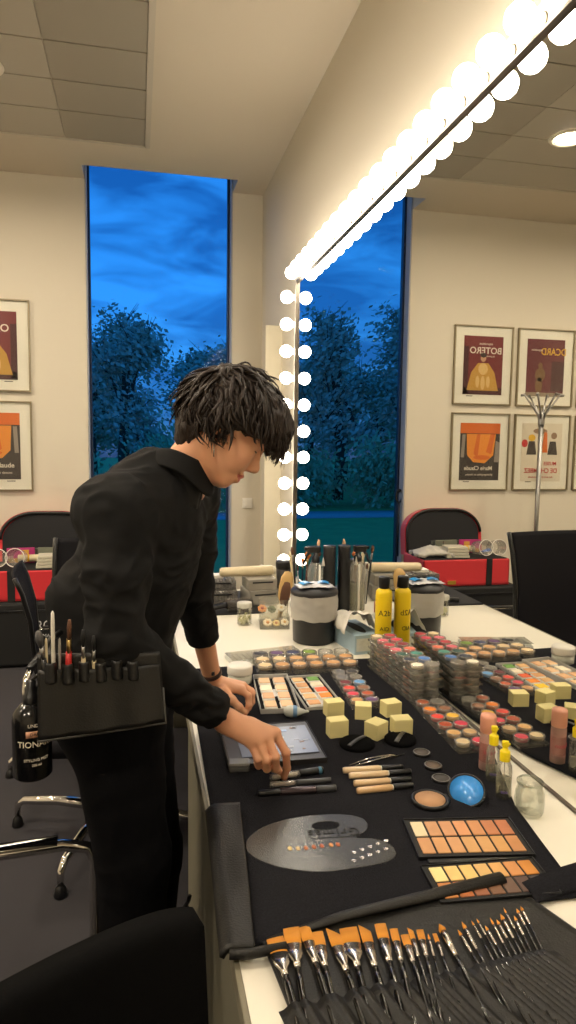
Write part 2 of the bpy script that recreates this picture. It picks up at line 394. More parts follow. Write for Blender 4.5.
# ================================================================== POSTERS on the far wall
M_mat = mat('poster_mount', (240, 236, 222), .6)
M_pf = mat('poster_frame', (150, 138, 112), .35, .7)
M_txtw = mat('white_ink', (235, 225, 210), .7); M_dk = mat('dark_ink', (60, 50, 45), .7)
M_maroon = mat('maroon_print', (118, 38, 42), .6); M_maroon2 = mat('deep_maroon_print', (72, 24, 30), .6); M_goldp = mat('gold_print', (196, 150, 62), .6)
M_yel = mat('yellow_print', (226, 178, 40), .6); M_org = mat('orange_print', (222, 110, 30), .6); M_org2 = mat('bright_orange_print', (238, 150, 50), .6)
M_paper = mat('cream_print', (226, 216, 196), .6); M_red = mat('red_print', (196, 40, 40), .6); M_skinp = mat('skin_print', (205, 160, 125), .6)
PW, PH = .556, .677
def poster(x, z, label, painter, hh=PH):
    t = thing('framed_poster', label, 'poster', (x, D - .001, z), group=None)
    b = MB(); fw = .012
    for s_ in (-1, 1):
        b.box((s_ * (PW / 2 - fw / 2), -.013, 0), (fw, .026, hh), .002); b.box((0, -.013, s_ * (hh / 2 - fw / 2)), (PW - 2 * fw, .026, fw), .002)
    b.build('frame', M_pf, t); MB().box((0, -.006, 0), (PW - .02, .008, hh - .02)).build('mount', M_mat, t)
    painter(t)
    # small caption marks on the mount
    MB().box((.12, -.0105, -hh / 2 + .075), (.06, .001, .006)).build('caption', M_dk, t)
    MB().box((0, -.018, 0), (PW - .022, .002, hh - .022)).build('glazing', clear('poster_glazing', (254, 254, 253), gloss=.06, rough=.1, k=.25), t)
    return t
def flat(t, name, m, polys, y=-.0125):
    b = MB(); M = Matrix(((1, 0, 0, 0), (0, 0, -1, y), (0, 1, 0, 0), (0, 0, 0, 1)))
    for pl in polys: b.prism(pl, 0, .0008, M=M)
    return b.build(name, m, t)
def rect(x0, z0, x1, z1): return [(x0, z0), (x1, z0), (x1, z1), (x0, z1)]
def ell(cx, cz, rx, rz, n=20): return [(cx + rx * math.cos(2 * PI * i / n), cz + rz * math.sin(2 * PI * i / n)) for i in range(n)]
PT = lambda x, y, z: Matrix(((1, 0, 0, x), (0, 0, -1, y), (0, 1, 0, z), (0, 0, 0, 1)))
def p_botero(t):
    pw, ph = .185, .25
    p = MB().box((0, -.011, 0), (2 * pw, .002, 2 * ph)).build('print', [M_maroon], t)
    flat(t, 'floor_band', M_maroon2, [rect(-pw, -ph, pw, -ph + .06), rect(pw - .045, -ph, pw, .16)])
    flat(t, 'gown', M_goldp, [[(-.15, -.215), (.15, -.215), (.11, -.06), (.05, .02), (-.05, .02), (-.11, -.06)]], -.0128)
    flat(t, 'gown_detail', mat('pale_gold_print', (222, 186, 120), .6), [ell(0, -.03, .045, .05), ell(-.05, -.14, .018, .05), ell(.05, -.14, .018, .05), ell(0, -.15, .02, .06)], -.0134)
    flat(t, 'portrait_head', M_skinp, [ell(0, .065, .026, .034)], -.0134); flat(t, 'portrait_hair', M_dk, [ell(0, .088, .03, .02)], -.0137)
    text('BOTERO', .078, M_txtw, parent=t, M=PT(-.02, -.0137, .125), bold=.001)
    text('exposition', .03, M_txtw, parent=t, M=PT(-.02, -.0137, .185)); text('du peintre', .022, M_txtw, parent=t, M=PT(-.06, -.0137, .08))
def p_orange(t):
    pw, ph = .19, .25
    MB().box((0, -.011, 0), (2 * pw, .002, 2 * ph)).build('print', [mat('dark_print', (58, 50, 48), .6)], t)
    flat(t, 'sky_band', M_org, [rect(-pw, .16, pw, ph)])
    flat(t, 'drape', M_org2, [[(-.15, .155), (.13, .155), (.12, -.03), (.06, -.09), (-.05, -.10), (-.13, -.03)]], -.0128)
    flat(t, 'drape_fold', M_org, [[(-.14, .155), (-.10, .155), (-.06, .0), (-.11, -.02)], [(.0, .155), (.03, .155), (.06, -.02), (.02, -.05)], ell(-.02, -.05, .08, .02)], -.0134)
    flat(t, 'side_figure', mat('grey_print', (150, 140, 130), .6), [[(-.19, .08), (-.15, .1), (-.14, -.09), (-.19, -.09)], [(.14, .15), (.17, .15), (.18, -.05), (.15, -.05)]], -.0128)
    text('Marie Claude', .05, M_txtw, parent=t, M=PT(0.01, -.0137, -.145), bold=.0008); text('photographies et dessins', .026, M_txtw, parent=t, M=PT(0, -.0137, -.20))
def p_dcard(t):
    pw, ph = .185, .25
    MB().box((0, -.011, 0), (2 * pw, .002, 2 * ph)).build('print', [mat('wine_print', (104, 34, 44), .6)], t)
    flat(t, 'floor_band', mat('grey_band_print', (150, 135, 115), .6), [rect(-pw, -ph, pw, -ph + .035)])
    flat(t, 'curtain', M_maroon2, [rect(-pw, -.2, -.06, .06)])
    flat(t, 'seated_figure', mat('bronze_print', (120, 88, 50), .6), [ell(.05, -.06, .05, .06), ell(.06, -.15, .035, .07), ell(.05, .02, .022, .026)], -.0128)
    text('DCARD', .085, M_yel, parent=t, M=PT(-.075, -.0137, .14), squash=.85, bold=.001); text('exposition', .026, M_txtw, parent=t, M=PT(.09, -.0137, .155))
def p_musee(t):
    MB().box((0, -.011, 0), (.40, .002, .52)).build('print', [M_paper], t)
    # plain generic costumed pair in place of the drawn figures
    flat(t, 'dark_suits', M_dk, [[(.05, -.02), (.15, -.02), (.13, .10), (.07, .10)], [(-.16, -.02), (-.06, -.02), (-.08, .10), (-.14, .10)]])
    flat(t, 'red_coats', M_red, [ell(.17, .08, .03, .035), [(-.06, .0), (-.04, .17), (-.02, .0)]], -.0128); flat(t, 'yellow_hair', M_yel, [ell(.1, .13, .035, .03)], -.0128)
    flat(t, 'orange_horn', M_org, [[(-.05, .18), (-.02, .18), (.0, .0), (-.06, .0)]], -.0131); flat(t, 'brown_cloud', mat('brown_print', (150, 120, 95), .6), [ell(.02, .19, .07, .025), ell(-.12, .15, .03, .03)], -.0128)
    text('MUSEE', .045, M_red, parent=t, M=PT(-.09, -.0137, -.10), bold=.0006); text('DE CHAMBEZ', .06, M_red, parent=t, M=PT(0, -.0137, -.165), squash=.9, bold=.0008)
    text('des arts et du spectacle', .026, M_red, parent=t, M=PT(0, -.0137, -.22))
def p_pale(t):
    MB().box((0, -.011, 0), (.40, .002, .52)).build('print', [M_paper], t); flat(t, 'print_block', M_maroon, [rect(-.12, -.05, .12, .18)])
zt, zb = 2.2685, 1.522
xa = -1.7187 - PW / 2; xb = xa - .605; xc = xb - .605
poster(xa, zt, 'framed maroon poster of a figure in a gold gown, upper one nearest the window', p_botero)
poster(xa, zb, 'framed poster with an orange drape above white words, lower one nearest the window', p_orange)
poster(xb, zt, 'framed wine red poster headed in yellow letters, upper row above the coat stand', p_dcard)
poster(xb, zb, 'framed cream poster with red lettering behind the coat stand', p_musee)
poster(xc, zt, 'pale framed poster cut by the right edge of the mirror view, upper row', p_pale)
poster(xc, zb, 'pale framed poster cut by the right edge of the mirror view, lower row', p_pale)

# ================================================================== COAT STAND (seen in the mirror)
t = thing('coat_stand', 'grey metal coat stand with branching hooks standing before the posters', 'coat stand', (-2.35, 5.12, 0))
b = MB(); b.tube([(0, 0, .02), (0, 0, 1.86)], .019, 14); b.build('pole', M_alu, t)
for k in range(6):
    a = k * PI / 3 + .3; c, s_ = math.cos(a), math.sin(a)
    b = MB(); b.tube([(c * .012, s_ * .012, 1.78), (c * .03, s_ * .03, 1.84), (c * .10, s_ * .10, 1.94), (c * .15, s_ * .15, 2.01)], [.009, .009, .008, .008], 8); b.tube([(c * .145, s_ * .145, 2.0), (c * .175, s_ * .175, 1.995)], [.012, .010], 8)
    b.build('hook', M_alu, t)
MB().lathe([(.024, 1.74), (.027, 1.76), (.027, 1.84), (.018, 1.87)], 16).build('collar', M_alu, t)
MB().lathe([(.0, .035), (.05, .034), (.19, .014), (.20, 0), (0, 0)], 32, cap=False).build('base', mat('dark_metal', (70, 68, 66), .4, .8), t)

# ================================================================== RED MAKE-UP CASE on black trunk
M_redf = mat('red_nylon', (204, 34, 44), .55, bump=.3, bscale=500, sheen=.3)
M_int = mat('black_lining', (20, 20, 24), .8)
bx, by = -1.60, 5.08
t = thing('trunk', 'black trunk with white lettering under the red make-up case', 'trunk', (bx - .02, by + .02, 0))
MB().box((0, 0, .235), (.86, .5, .45), .02).build('body', M_blackm, t)
b = MB(); b.box((0, -.252, .40), (.86, .008, .012), .002)
for s_ in (-1, 1):
    for z in (.03, .44): b.box((s_ * .405, -.245, z), (.06, .02, .06), .006)
b.build('edge_trim', mat('trunk_trim', (60, 60, 62), .3, .8), t)
text('FROG', .10, mat('pale_lettering', (190, 190, 190), .6), parent=t, M=PT(.05, -.2515, .29), squash=.7)
text('MAKE UP', .035, mat('pale_lettering'), parent=t, M=PT(.10, -.2515, .22))
z0 = .465
t = thing('makeup_case', 'open red make-up case with a black lined lid on the black trunk', 'case', (bx, by, z0))
b = MB()
b.box((0, -.20, .105), (.74, .02, .21), .008); b.box((0, .20, .105), (.74, .02, .21), .008); b.box((-.36, 0, .105), (.02, .42, .21), .008); b.box((.36, 0, .105), (.02, .42, .21), .008); b.box((0, 0, .01), (.74, .42, .02), .006)
b.build('body', M_redf, t)
def arch(w, h, r, n=10):
    return [(-w / 2, 0), (w / 2, 0)] + [(w / 2 - r + r * math.cos(a), h - r * .8 + r * .8 * math.sin(a)) for a in [PI / 2 * i / n for i in range(n + 1)]] + [(-w / 2 + r - r * math.cos(a), h - r * .8 + r * .8 * math.sin(a)) for a in [PI / 2 * (n - i) / n for i in range(n + 1)]]
ML = TR(0, .215, .19) @ RX(R(90 - 8))
MB().prism(arch(.70, .39, .25), -.10, 0, M=ML).build('lid', M_redf, t)
MB().prism(arch(.64, .36, .235), 0, .006, M=ML @ TR(0, .005, .0)).build('lid_lining', M_int, t)
b = MB()
for i, q in enumerate(arch(.74, .395, .2)[1:-1]):
    pass
pts = [ML @ Vector((x, y, .012)) for x, y in arch(.67, .375, .24)[1:]]; b.tube(pts, .012, 8)
b.build('piping', mat('black_piping', (18, 18, 18), .5), t)
MB().box((-.19, -.213, .105), (.05, .006, .215), .002).build('strap', M_blackm, t)
b = MB(); b.box((.13, -.212, .03), (.07, .006, .03), .002); b.build('badge', mat('gold_badge', (190, 150, 60), .4, .5), t)
b = MB(); b.box((0, -.012, .21), (.70, .38, .012), .004); b.build('inner_tray', M_int, t)
MB().box((-.04, .12, .268), (.42, .03, .1), .005).build('lid_pocket', mat('grey_pocket', (70, 72, 66), .7), t)
cz = z0 + .217
def simple(name, label, cat, mb, m, loc, rz=0, group=None):
    o = mb.build(name, m); o.location = loc; o.rotation_euler = (0, 0, rz); return tag(o, label, cat, group)
simple('palette_book', 'magenta and gold palette leaning in the open red case lid', 'palette', MB().box((0, 0, .055), (.19, .016, .11), .004).box((.03, -.009, .07), (.05, .003, .05), 0, m=1).box((-.05, -.009, .02), (.07, .003, .03), 0, m=1), [mat('magenta_card', (170, 40, 110), .5), M_goldp], (bx - .17, by + .09, cz), R(5))
simple('palette_book', 'grey green palette leaning beside the magenta one in the red case', 'palette', MB().box((0, 0, .055), (.20, .016, .11), .004).box((.03, -.009, .055), (.004, .003, .10), 0, m=1), [mat('greygreen_card', (112, 116, 100), .5), M_blackm], (bx + .045, by + .09, cz), R(-3))
b = MB(); b.tube([(-.16, 0, .03), (.16, 0, .032)], .026, 16); b.tube([(.08, 0, .0321), (.125, 0, .0323)], .0266, 16, m=1); b.tube([(-.10, 0, .0305), (-.08, 0, .0306)], .0266, 16, m=2)
simple('spray_can', 'white printed tube lying across the red case', 'tube', b, [M_cream, M_red, M_yel], (bx - .02, by + .025, cz + .012), R(-4))
for i, (dx, rz, lb) in enumerate(((-.29, .12, 'clear plastic cup lying at the left end of the red case'), (-.155, -.1, 'clear plastic cup lying second from the left in the red case'))):
    b = MB(); M = RX(R(82)); b.lathe([(.060, .10), (.064, .098), (.062, .085), (.050, -.05), (.048, -.052), (0, -.052)], 24, M=M, cap=False)
    o = tag(b.build('plastic_cup', M_clearm), lb, 'cup'); o.location = (bx + dx, by - .10, cz + .070); o.rotation_euler = (0, 0, rz)
    MB().lathe([(.061, .096), (.066, .098), (.064, .104), (.061, .102)], 24, M=M, cap=False).build('rim', M_white, o)
b = MB()
for k in range(4): b.box((.004 * (k % 2), 0, .012 + .022 * k), (.19 - .008 * k, .15, .019), .003)
simple('tissue_packs', 'stack of pale wipes packs at the right end of the red case', 'wipes', b, mat('pale_pack', (198, 192, 172), .6), (bx + .055, by - .10, cz), R(6))
b = MB(); q = random.Random(4)
b.grid(lambda u, v: (-.15 + .3 * u, -.1 + .2 * v, .03 + .05 * math.sin(PI * u) * math.sin(PI * v) + .012 * noise.noise(Vector((u * 9, v * 7, 2)))), 22, 18, thick=.03)
simple('plastic_bag', 'crumpled clear plastic bag at the right end of the red case', 'bag', b, M_bag, (bx + .25, by - .07, cz + .01), 0)
# ================================================================== ON THE COUNTER
M_towel = mat('black_terry', (34, 34, 38), 1.0, bump=1.0, bscale=420, var=.5, vscale=260, spec=.05)
# towel: a thick cloth with a woolly surface laid over the counter; far edge near the palettes, right edge under the glass jar
cor = [atz(212, 672, TZ), atz(392, 672, TZ), atz(584, 880, TZ), atz(228, 957, TZ)]
far_l, far_r = Vector((-.765, 2.36, 0)), Vector((-.012, 2.33, 0))
near_l, near_r = Vector((-.800, .985, 0)), Vector((-.172, 1.00, 0))
def towel_edge_r(t):   # right hem, from far to near: close to the mirror, then slanting inward
    pts = [(0, -.012), (.30, -.012), (.52, -.02), (.62, -.05), (.78, -.125), (1, -.172)]
    for (a, x), (c, y) in zip(pts, pts[1:]):
        if t <= c: return x + (y - x) * (t - a) / (c - a)
    return pts[-1][1]
def tw(u, v):
    xl = -.772 - .026 * v; xr = towel_edge_r(v); y = 2.36 - 1.365 * v
    x = xl + (xr - xl) * u
    z = TZ + .0045 + .0012 * noise.noise(Vector((x * 9, y * 9, 0)))
    return (x, y + .006 * math.sin(u * 9) * (v > .95 or v < .05), z)
b = MB(); b.grid(tw, 60, 90, thick=.004)
tag(b.build('towel', M_towel), 'large black terry towel spread over the counter under the make-up', 'towel')
# raised near right corner of the towel
b = MB(); p0 = atz(520, 893, TZ); p1 = atz(576, 868, TZ)
def fold(u, v):
    x = -.265 + .165 * u; y = 1.055 - .06 * v + .03 * u; return (x, y, TZ + .008 + .018 * math.sin(PI * v) * (.35 + .65 * u))
b.grid(fold, 24, 12, thick=.004); 
tag(b.build('folded_cloth', M_towel), 'small folded black terry cloth sticking out right of the brush roll', 'cloth')
# leatherette arm-rest strip hanging over the counter edge
t = thing('leatherette_strip', 'long black leatherette strip along the near left edge of the counter', 'strip', (0, 0, 0))
cA, cB, cC, cD = atz(208, 808, .768), atz(240, 806, .768), atz(255, 951, .768), atz(224, 953, .768)
def st(u, v):
    a = cA.lerp(cD, v); c = cB.lerp(cC, v); p = a.lerp(c, u); p.z = .7695 + .002 * math.sin(v * 9) * math.sin(u * 5) - (.012 * max(0, .25 - u) ** 2 / .0625); return p
MB().grid(st, 14, 40, thick=.008).build('strip', M_leather, t)
b = MB(); b.tube([cD + Vector((.008, -.004, .0)), cC + Vector((-.01, -.004, .0)), cC + Vector((.05, .0, -.001))], .008, 10); b.tube([cD + Vector((.008, .010, -.003)), cC + Vector((-.01, .010, -.003))], .006, 10)
b.build('rolled_end', M_leather, t)

# ---------- paint palettes of round cups
PALC = {'w': (238, 228, 205), 'k': (40, 38, 40), 'n': (45, 52, 70), 'b': (70, 120, 190), 'g': (40, 78, 66), 't': (66, 138, 122), 'p': (214, 96, 110), 's': (226, 112, 84), 'r': (190, 44, 58), 'c': (230, 206, 160),
        'd': (130, 40, 48), 'o': (232, 128, 30), 'u': (160, 84, 52), 'C': (226, 66, 52), 'R': (180, 76, 40), 'T': (224, 176, 110), 'y': (236, 186, 62), 'P': (206, 50, 74), 'B': (140, 96, 70), 'm': (196, 160, 110),
        'v': (96, 64, 110), 'V': (56, 60, 96), 'l': (120, 150, 60), 'a': (200, 150, 96), 'A': (214, 168, 116), 'e': (224, 196, 150), 'L': (90, 150, 205), 'D': (110, 34, 44)}
M_cupw = clear('cup_plastic', (250, 250, 248), gloss=.5, body=.20, bcol=(240, 234, 226), k=.75)
def pmat(ch): return mat('cake_' + ch + str(ord(ch)), PALC[ch], .55)
def cup_palette(origin, ex, ey, sp, grid_, label, ztop=.024, group=None, cupr=.475, clearcups=True, sp2=None):
    """grid_[row][col]; ex runs along the columns, ey along the rows; a moulded clear tray with a screw pot per place"""
    sp2 = sp2 or sp
    nr, nc = len(grid_), len(grid_[0]); a = math.atan2(ex.y, ex.x)
    t = thing('paint_palette', label, 'make-up palette', origin, a, group)
    flip = 1 if ex.cross(ey).z > 0 else -1
    b = MB(); h = ztop; x0, x1 = -sp * .49, sp * (nc - 1) + sp * .49; y0, y1 = -sp2 * .49, sp2 * (nr - 1) + sp2 * .49
    cx, cy = (x0 + x1) / 2, (y0 + y1) / 2 * flip; w_, d_ = x1 - x0, y1 - y0
    b.box((cx, cy, .0015), (w_, d_, .003), .001)
    for s_ in (-1, 1): b.box((cx + s_ * (w_ / 2 - .0007), cy, h * .17), (.0014, d_, h * .30)); b.box((cx, cy + s_ * (d_ / 2 - .0007), h * .17), (w_ - .003, .0014, h * .30))
    b.build('tray', M_clear, t)
    r = min(sp, sp2) * cupr; proto = {}
    for i in range(nr):
        for j in range(nc):
            ch = grid_[i][j]; loc = (sp * j, sp2 * i * flip, 0)
            if ch not in proto:
                c = MB().lathe([(r * .90, .003), (r * .96, .006), (r * .96, h * .66), (r * 1.0, h * .70), (r * 1.0, h * .96), (r * .96, h), (r * .86, h), (r * .84, h * .92)], 20, cap=False).build('cup', M_cupw, t)
                if ch != '.': MB().lathe([(0, h * .52), (r * .78, h * .52), (r * .80, h * .90), (r * .72, h * .97), (0, h * .99)], 20, cap=False).build('paint', pmat(ch), c)
                else: MB().lathe([(0, h * .985), (r * .90, h * .985)], 20, cap=False).build('lid', M_clearm, c)
                c.location = loc; proto[ch] = c
            else:
                c = proto[ch].copy(); COL.objects.link(c); c.parent = t; c.location = loc
                for g in list(proto[ch].children):
                    g2 = g.copy(); COL.objects.link(g2); g2.parent = c
    return t
def from_px(a, c, d, z, nc, nr):
    """px of cup (0,0), last column, last row -> origin, unit axes, spacing"""
    A, B_, C_ = atz(*a, z), atz(*c, z), atz(*d, z)
    ey = (C_ - A); sy = ey.length / max(1, nr - 1); ey.normalize(); ex = Vector((ey.y, -ey.x, 0))
    if ex.dot(B_ - A) < 0: ex = -ex
    sx = abs((B_ - A).dot(ex)) / max(1, nc - 1) if nc > 1 else sy
    return A, ex, ey, sx, sy
# stack of palettes against the mirror (front row nearest)
stk = [['w', '.'], ['n', 'b'], ['g', 't'], ['p', 's'], ['r', 'd'], ['p', 'P'], ['c', 'r']]
low = [['.', '.'], ['u', 'B'], ['k', 'n'], ['g', 'k'], ['D', 'u'], ['B', 'd'], ['k', 'B']]
ex = Vector((1, 0, 0)); ey = Vector((-.045, 1, 0)).normalized(); ex = Vector((ey.y, -ey.x, 0))
for L in range(5):
    lab = ['lowest clear palette of the tall stack against the mirror, right on the black towel', 'second lowest clear palette in the tall stack against the mirror', 'middle clear palette of the tall stack against the mirror', 'second highest clear palette in the tall stack against the mirror', 'top palette of the tall stack, with white, blue, teal and pink pots'][L]
    cup_palette(Vector((-.0930, 1.925, TW + .0005 + .0245 * L)), ex, ey, .0500, stk if L == 4 else low, lab, ztop=.0240, group='stacked pot palettes', sp2=.0545)
# palette with orange and red pots in front of the stack
o, ex, ey, sx, sy = from_px((464, 743), (486, 738), (424, 703.5), .775, 2, 6)
gridA = [['c', 'P'], ['T', 'm'], ['R', 'P'], ['C', 'y'], ['o', 'B'], ['u', '.']]
cup_palette(Vector((o.x - .004, o.y, TW)), ex, ey, .047, gridA, 'palette of orange, coral and red pots on the towel in front of the tall stack', ztop=.026, sp2=sy)
# long palette of tan pots
o, ex, ey, sx, sy = from_px((264, 667), (350, 665), (259, 654), .775, 6, 3)
A = atz(265, 667, .778); B_ = atz(350, 663.5, .778); ex = (B_ - A).normalized(); ey = Vector((-ex.y, ex.x, 0))
sp = (B_ - A).length / 5
cup_palette(Vector((A.x, A.y, TW)), ex, ey, sp, [['e', 'a', 'A', 'a', 'a', 'A'], ['e', 'e', 'A', 'A', 'a', 'a'], ['k', 'v', 'V', 'l', '.', '.']], 'wide palette of tan, violet and black pots in front of the black bin', ztop=.032, sp2=.066)
# red and blue palette
A = atz(356, 701, .775); C_ = atz(338, 673, .775); ey = (C_ - A).normalized(); ex = Vector((ey.y, -ey.x, 0))
cup_palette(Vector((A.x + .003, A.y + .0, TW)), ex, ey, .047, [['a', 'v'], ['P', 'R'], ['C', 'B'], ['D', 'L'], ['.', '.'], ['.', 'k']], 'palette of crimson and blue pots right of the silver tins', ztop=.025, sp2=.052)

# ---------- silver tins with pans
def tin(c4, label, cols, z=TW, h=.018, name='cream_palette_tin', m=M_silver, panfn=None):
    P = [atz(*q, z + h) for q in c4]     # far-left, far-right, near-right, near-left
    c = (P[0] + P[1] + P[2] + P[3]) / 4; ey = ((P[0] + P[1]) - (P[2] + P[3])).normalized(); ex = Vector((ey.y, -ey.x, 0))
    w_ = abs(((P[1] + P[2]) - (P[0] + P[3])).dot(ex)) / 2; d_ = abs(((P[0] + P[1]) - (P[2] + P[3])).dot(ey)) / 2
    t = thing(name, label, 'make-up palette', (c.x, c.y, z), math.atan2(ex.y, ex.x))
    b = MB(); b.box((0, 0, .001), (w_, d_, .002), .0008)
    for s_ in (-1, 1): b.box((s_ * (w_ / 2 - .001), 0, h / 2), (.002, d_, h), .0008); b.box((0, s_ * (d_ / 2 - .001), h / 2), (w_ - .004, .002, h), .0008)
    b.build('tin', m, t)
    return t, w_, d_
def pans(t, w_, d_, colsdef, z0, ph, mx=.10):
    nc = len(colsdef)
    for j, col in enumerate(colsdef):
        nr = len(col)
        for i, ch in enumerate(col):      # i=0 nearest
            x = -w_ / 2 + w_ * (mx + (1 - 2 * mx) * ((j + .5) / nc)); y = -d_ / 2 + d_ * (.05 + .90 * (i + .5) / nr)
            pw, pd = w_ * (1 - 2 * mx) / nc * .80, d_ * .90 / nr * .78
            c = MB().box((x, y, z0 + ph / 2), (pw, pd, ph), min(pw, pd) * .22, seg=3).build('pan', M_white, t)
            MB().box((x, y, z0 + ph), (pw * .90, pd * .88, .003), min(pw, pd) * .3, seg=3).build('cream', pmat(ch) if len(ch) == 1 else CM[ch], c)
CM = {}
for i, c in enumerate(((236, 224, 196), (226, 186, 140), (222, 176, 118), (206, 150, 92), (190, 128, 74), (214, 166, 120))): CM['t%d' % i] = mat('cream_tone_%d' % i, c, .45, spec=.6)
CM['gr'] = mat('cream_green', (110, 160, 70), .45); CM['or'] = mat('cream_orange', (232, 96, 44), .45); CM['o2'] = mat('cream_amber', (240, 140, 40), .45); CM['ye'] = mat('cream_yellow', (248, 206, 30), .45); CM['rd'] = mat('cream_red', (200, 50, 50), .45)
t, w_, d_ = tin([(252, 675), (288, 673), (299, 707), (262, 710)], 'open silver tin of cream and tan pans, leftmost of the two tins', 2)
pans(t, w_, d_, [['t1', 't5', 't0', 't1'], ['t1', 't5', 't1', 't5']], .002, .012, .08)
t, w_, d_ = tin([(287, 676), (318, 674), (345, 704), (306, 708)], 'open silver tin of tan, yellow and orange pans right of the first tin', 2, h=.012)
pans(t, w_, d_, [['t3', 't2', 't3', 't3', 't2'], ['ye', 'o2', 'or', 't0', 'gr']], .002, .009, .06)

# ---------- two black 14 pan palettes
def black_pal(c4, label, rows):
    t, w_, d_ = tin(c4, label, 2, h=.010, name='cream_palette', m=M_black)
    # rows along the long (x) side
    MB().box((0, 0, .006), (w_ - .005, d_ - .005, .004), .001).build('insert', M_blackm, t)
    for i, row in enumerate(rows):
        for j, rgb in enumerate(row):
            n = len(row); x = -w_ / 2 + w_ * (.045 + .91 * (j + .5) / n); y = d_ / 2 - d_ * (.07 + .86 * (i + .5) / 2)
            pw, pd = w_ * .91 / n * .86, d_ * .43 * .90
            c = MB().box((x, y, .0085), (pw, pd, .003), .002).build('cream_pan', mat('foundation_%d_%d_%d' % rgb, (rgb[0], min(255, int(rgb[1] * 1.07 + 4)), min(255, int(rgb[2] * 1.25 + 8))), .5, bump=.5, bscale=60, var=.12, vscale=40), t)
    return t
r1 = [[(226, 190, 130), (196, 134, 78), (204, 136, 80), (214, 138, 78), (200, 128, 68), (190, 112, 60), (184, 104, 56)], [(200, 134, 74), (208, 142, 76), (206, 140, 78), (206, 144, 76), (204, 142, 74), (204, 140, 68), (190, 120, 60)]]
r2 = [[(236, 198, 112), (232, 178, 92), (230, 176, 88), (214, 160, 84), (214, 148, 72), (204, 128, 60), (196, 116, 34)], [(190, 112, 44), (180, 96, 40), (150, 84, 44), (120, 74, 40), (104, 70, 44), (86, 56, 38), (70, 56, 44)]]
tA = black_pal([(404, 824), (506, 811), (531, 848), (422, 863)], 'black palette of fourteen light foundation pans, the one nearer the powder compact', r1)
tB = black_pal([(424, 868), (528, 853), (562, 889), (440, 905)], 'black palette of fourteen foundation pans running from yellow to dark brown', r2)
MB().box((0, -.0765, .004), (.2, .012, .008), .002).build('hinge', M_black, tA)
# ---------- powder compact with blue mirror lid
c = atz(430, 803, TW); t = thing('powder_compact', 'open round black compact with tan powder and a lid mirror reflecting blue', 'compact', (c.x, c.y, TW), R(-4))
MB().lathe([(0, 0), (.040, 0), (.0425, .003), (.0425, .010), (.0395, .0125), (.0365, .0115), (.0355, .008), (0, .008)], 40, cap=False).build('base', M_black, t)
MB().lathe([(0, .0082), (.0335, .0082), (.034, .0105), (0, .0108)], 36, cap=False).build('powder', mat('tan_powder', (196, 152, 114), .85), t)
MB().box((.0405, .006, .006), (.010, .026, .008), .002).build('hinge', M_black, t)
# lid stands tilted to the right, mirror faces the camera side, its blue reflection painted as colour
Ml = TR(.090, .010, .018) @ RZ(R(15)) @ RY(R(-30)) @ RX(R(14)) @ Matrix.Diagonal((.95, 1.08, 1, 1))
MB().lathe([(0, -.004), (.041, -.004), (.0425, -.001), (.0425, .003), (.039, .004), (.0385, .001), (0, .001)], 40, M=Ml, cap=False).build('lid', M_black, t)
MB().lathe([(0, .0012), (.0375, .0012), (.0375, .0022), (0, .0022)], 36, M=Ml, cap=False).build('lid_mirror', mat('blue_mirror_reflection', (60, 150, 235), .25, coat=.5), t)
# ---------- three small round eyeshadow pots
for (u, v), lb, rgb in (((421.5, 755), 'small round eyeshadow pot, farthest of three beside the concealers', (92, 84, 78)), ((433, 768), 'small round eyeshadow pot, middle of three beside the concealers', (108, 92, 78)), ((441, 781), 'small round eyeshadow pot, nearest the powder compact', (84, 80, 78))):
    c = atz(u, v, TW); t = thing('eyeshadow_pot', lb, 'eyeshadow', (c.x, c.y, TW), group='small eyeshadow pots')
    MB().lathe([(0, 0), (.0215, 0), (.0225, .002), (.0225, .008), (.0205, .0095), (.0185, .009)], 28, cap=False).build('pot', M_black, t)
    MB().lathe([(0, .0075), (.0184, .0078), (.0184, .0072)], 28, cap=False).build('shadow', mat('eyeshadow_%d' % rgb[0], rgb, .6, metal=.1, bump=.4, bscale=120), t)
    MB().lathe([(.0186, .0090), (.0200, .0098), (.0214, .0090)], 28, cap=False).build('rim', mat('rim_grey', (120, 118, 114), .3), t)
# ---------- tubes and pens
def pen(name, label, cat, a, c, z, r, parts, group=None, flat_=1.0):
    """parts: list of (t0,t1,radius factor,material,partname) along a->c (px)"""
    A = atz(*a, z); C_ = atz(*c, z); t = thing(name, label, cat, A, 0, group); dv = C_ - A
    for t0, t1, f, m, nm in parts:
        p, q = dv * t0, dv * t1; e = (q - p) * .06
        MB().tube([p, p + e, q - e, q], [r * f * .86, r * f, r * f, r * f * .86], 18, flat=flat_).build(nm, m, t)
    return t
M_conc = mat('concealer_beige', (228, 194, 150), .3, coat=.6); M_conc2 = mat('concealer_tan', (216, 176, 128), .3, coat=.6); M_conc3 = mat('concealer_light', (236, 208, 166), .3, coat=.6)
for (a, c_, lb, m) in (((343, 770.5), (403, 767), 'beige concealer tube with black cap, farthest of four', M_conc3), ((349, 776), (411, 771.5), 'beige concealer tube with printed side, second farthest of four', M_conc3),
                       ((354, 783.5), (411, 779), 'beige concealer tube with black cap, second nearest of four', M_conc), ((357, 791), (413, 785), 'darker beige concealer tube, nearest of the four', M_conc2)):
    t = pen('concealer_tube', lb, 'concealer', a, c_, TW + .0085, .0078, [(0, .62, 1, m, 'tube'), (.6, .64, .8, M_white, 'collar'), (.64, 1, .92, M_black, 'cap')], 'four concealer tubes')
t = thing('tweezers', 'silver tweezers lying above the concealer tubes', 'tweezers', atz(350, 766, TW + .003))
B0 = atz(350, 766, .76); B1 = atz(400, 755.5, .76)
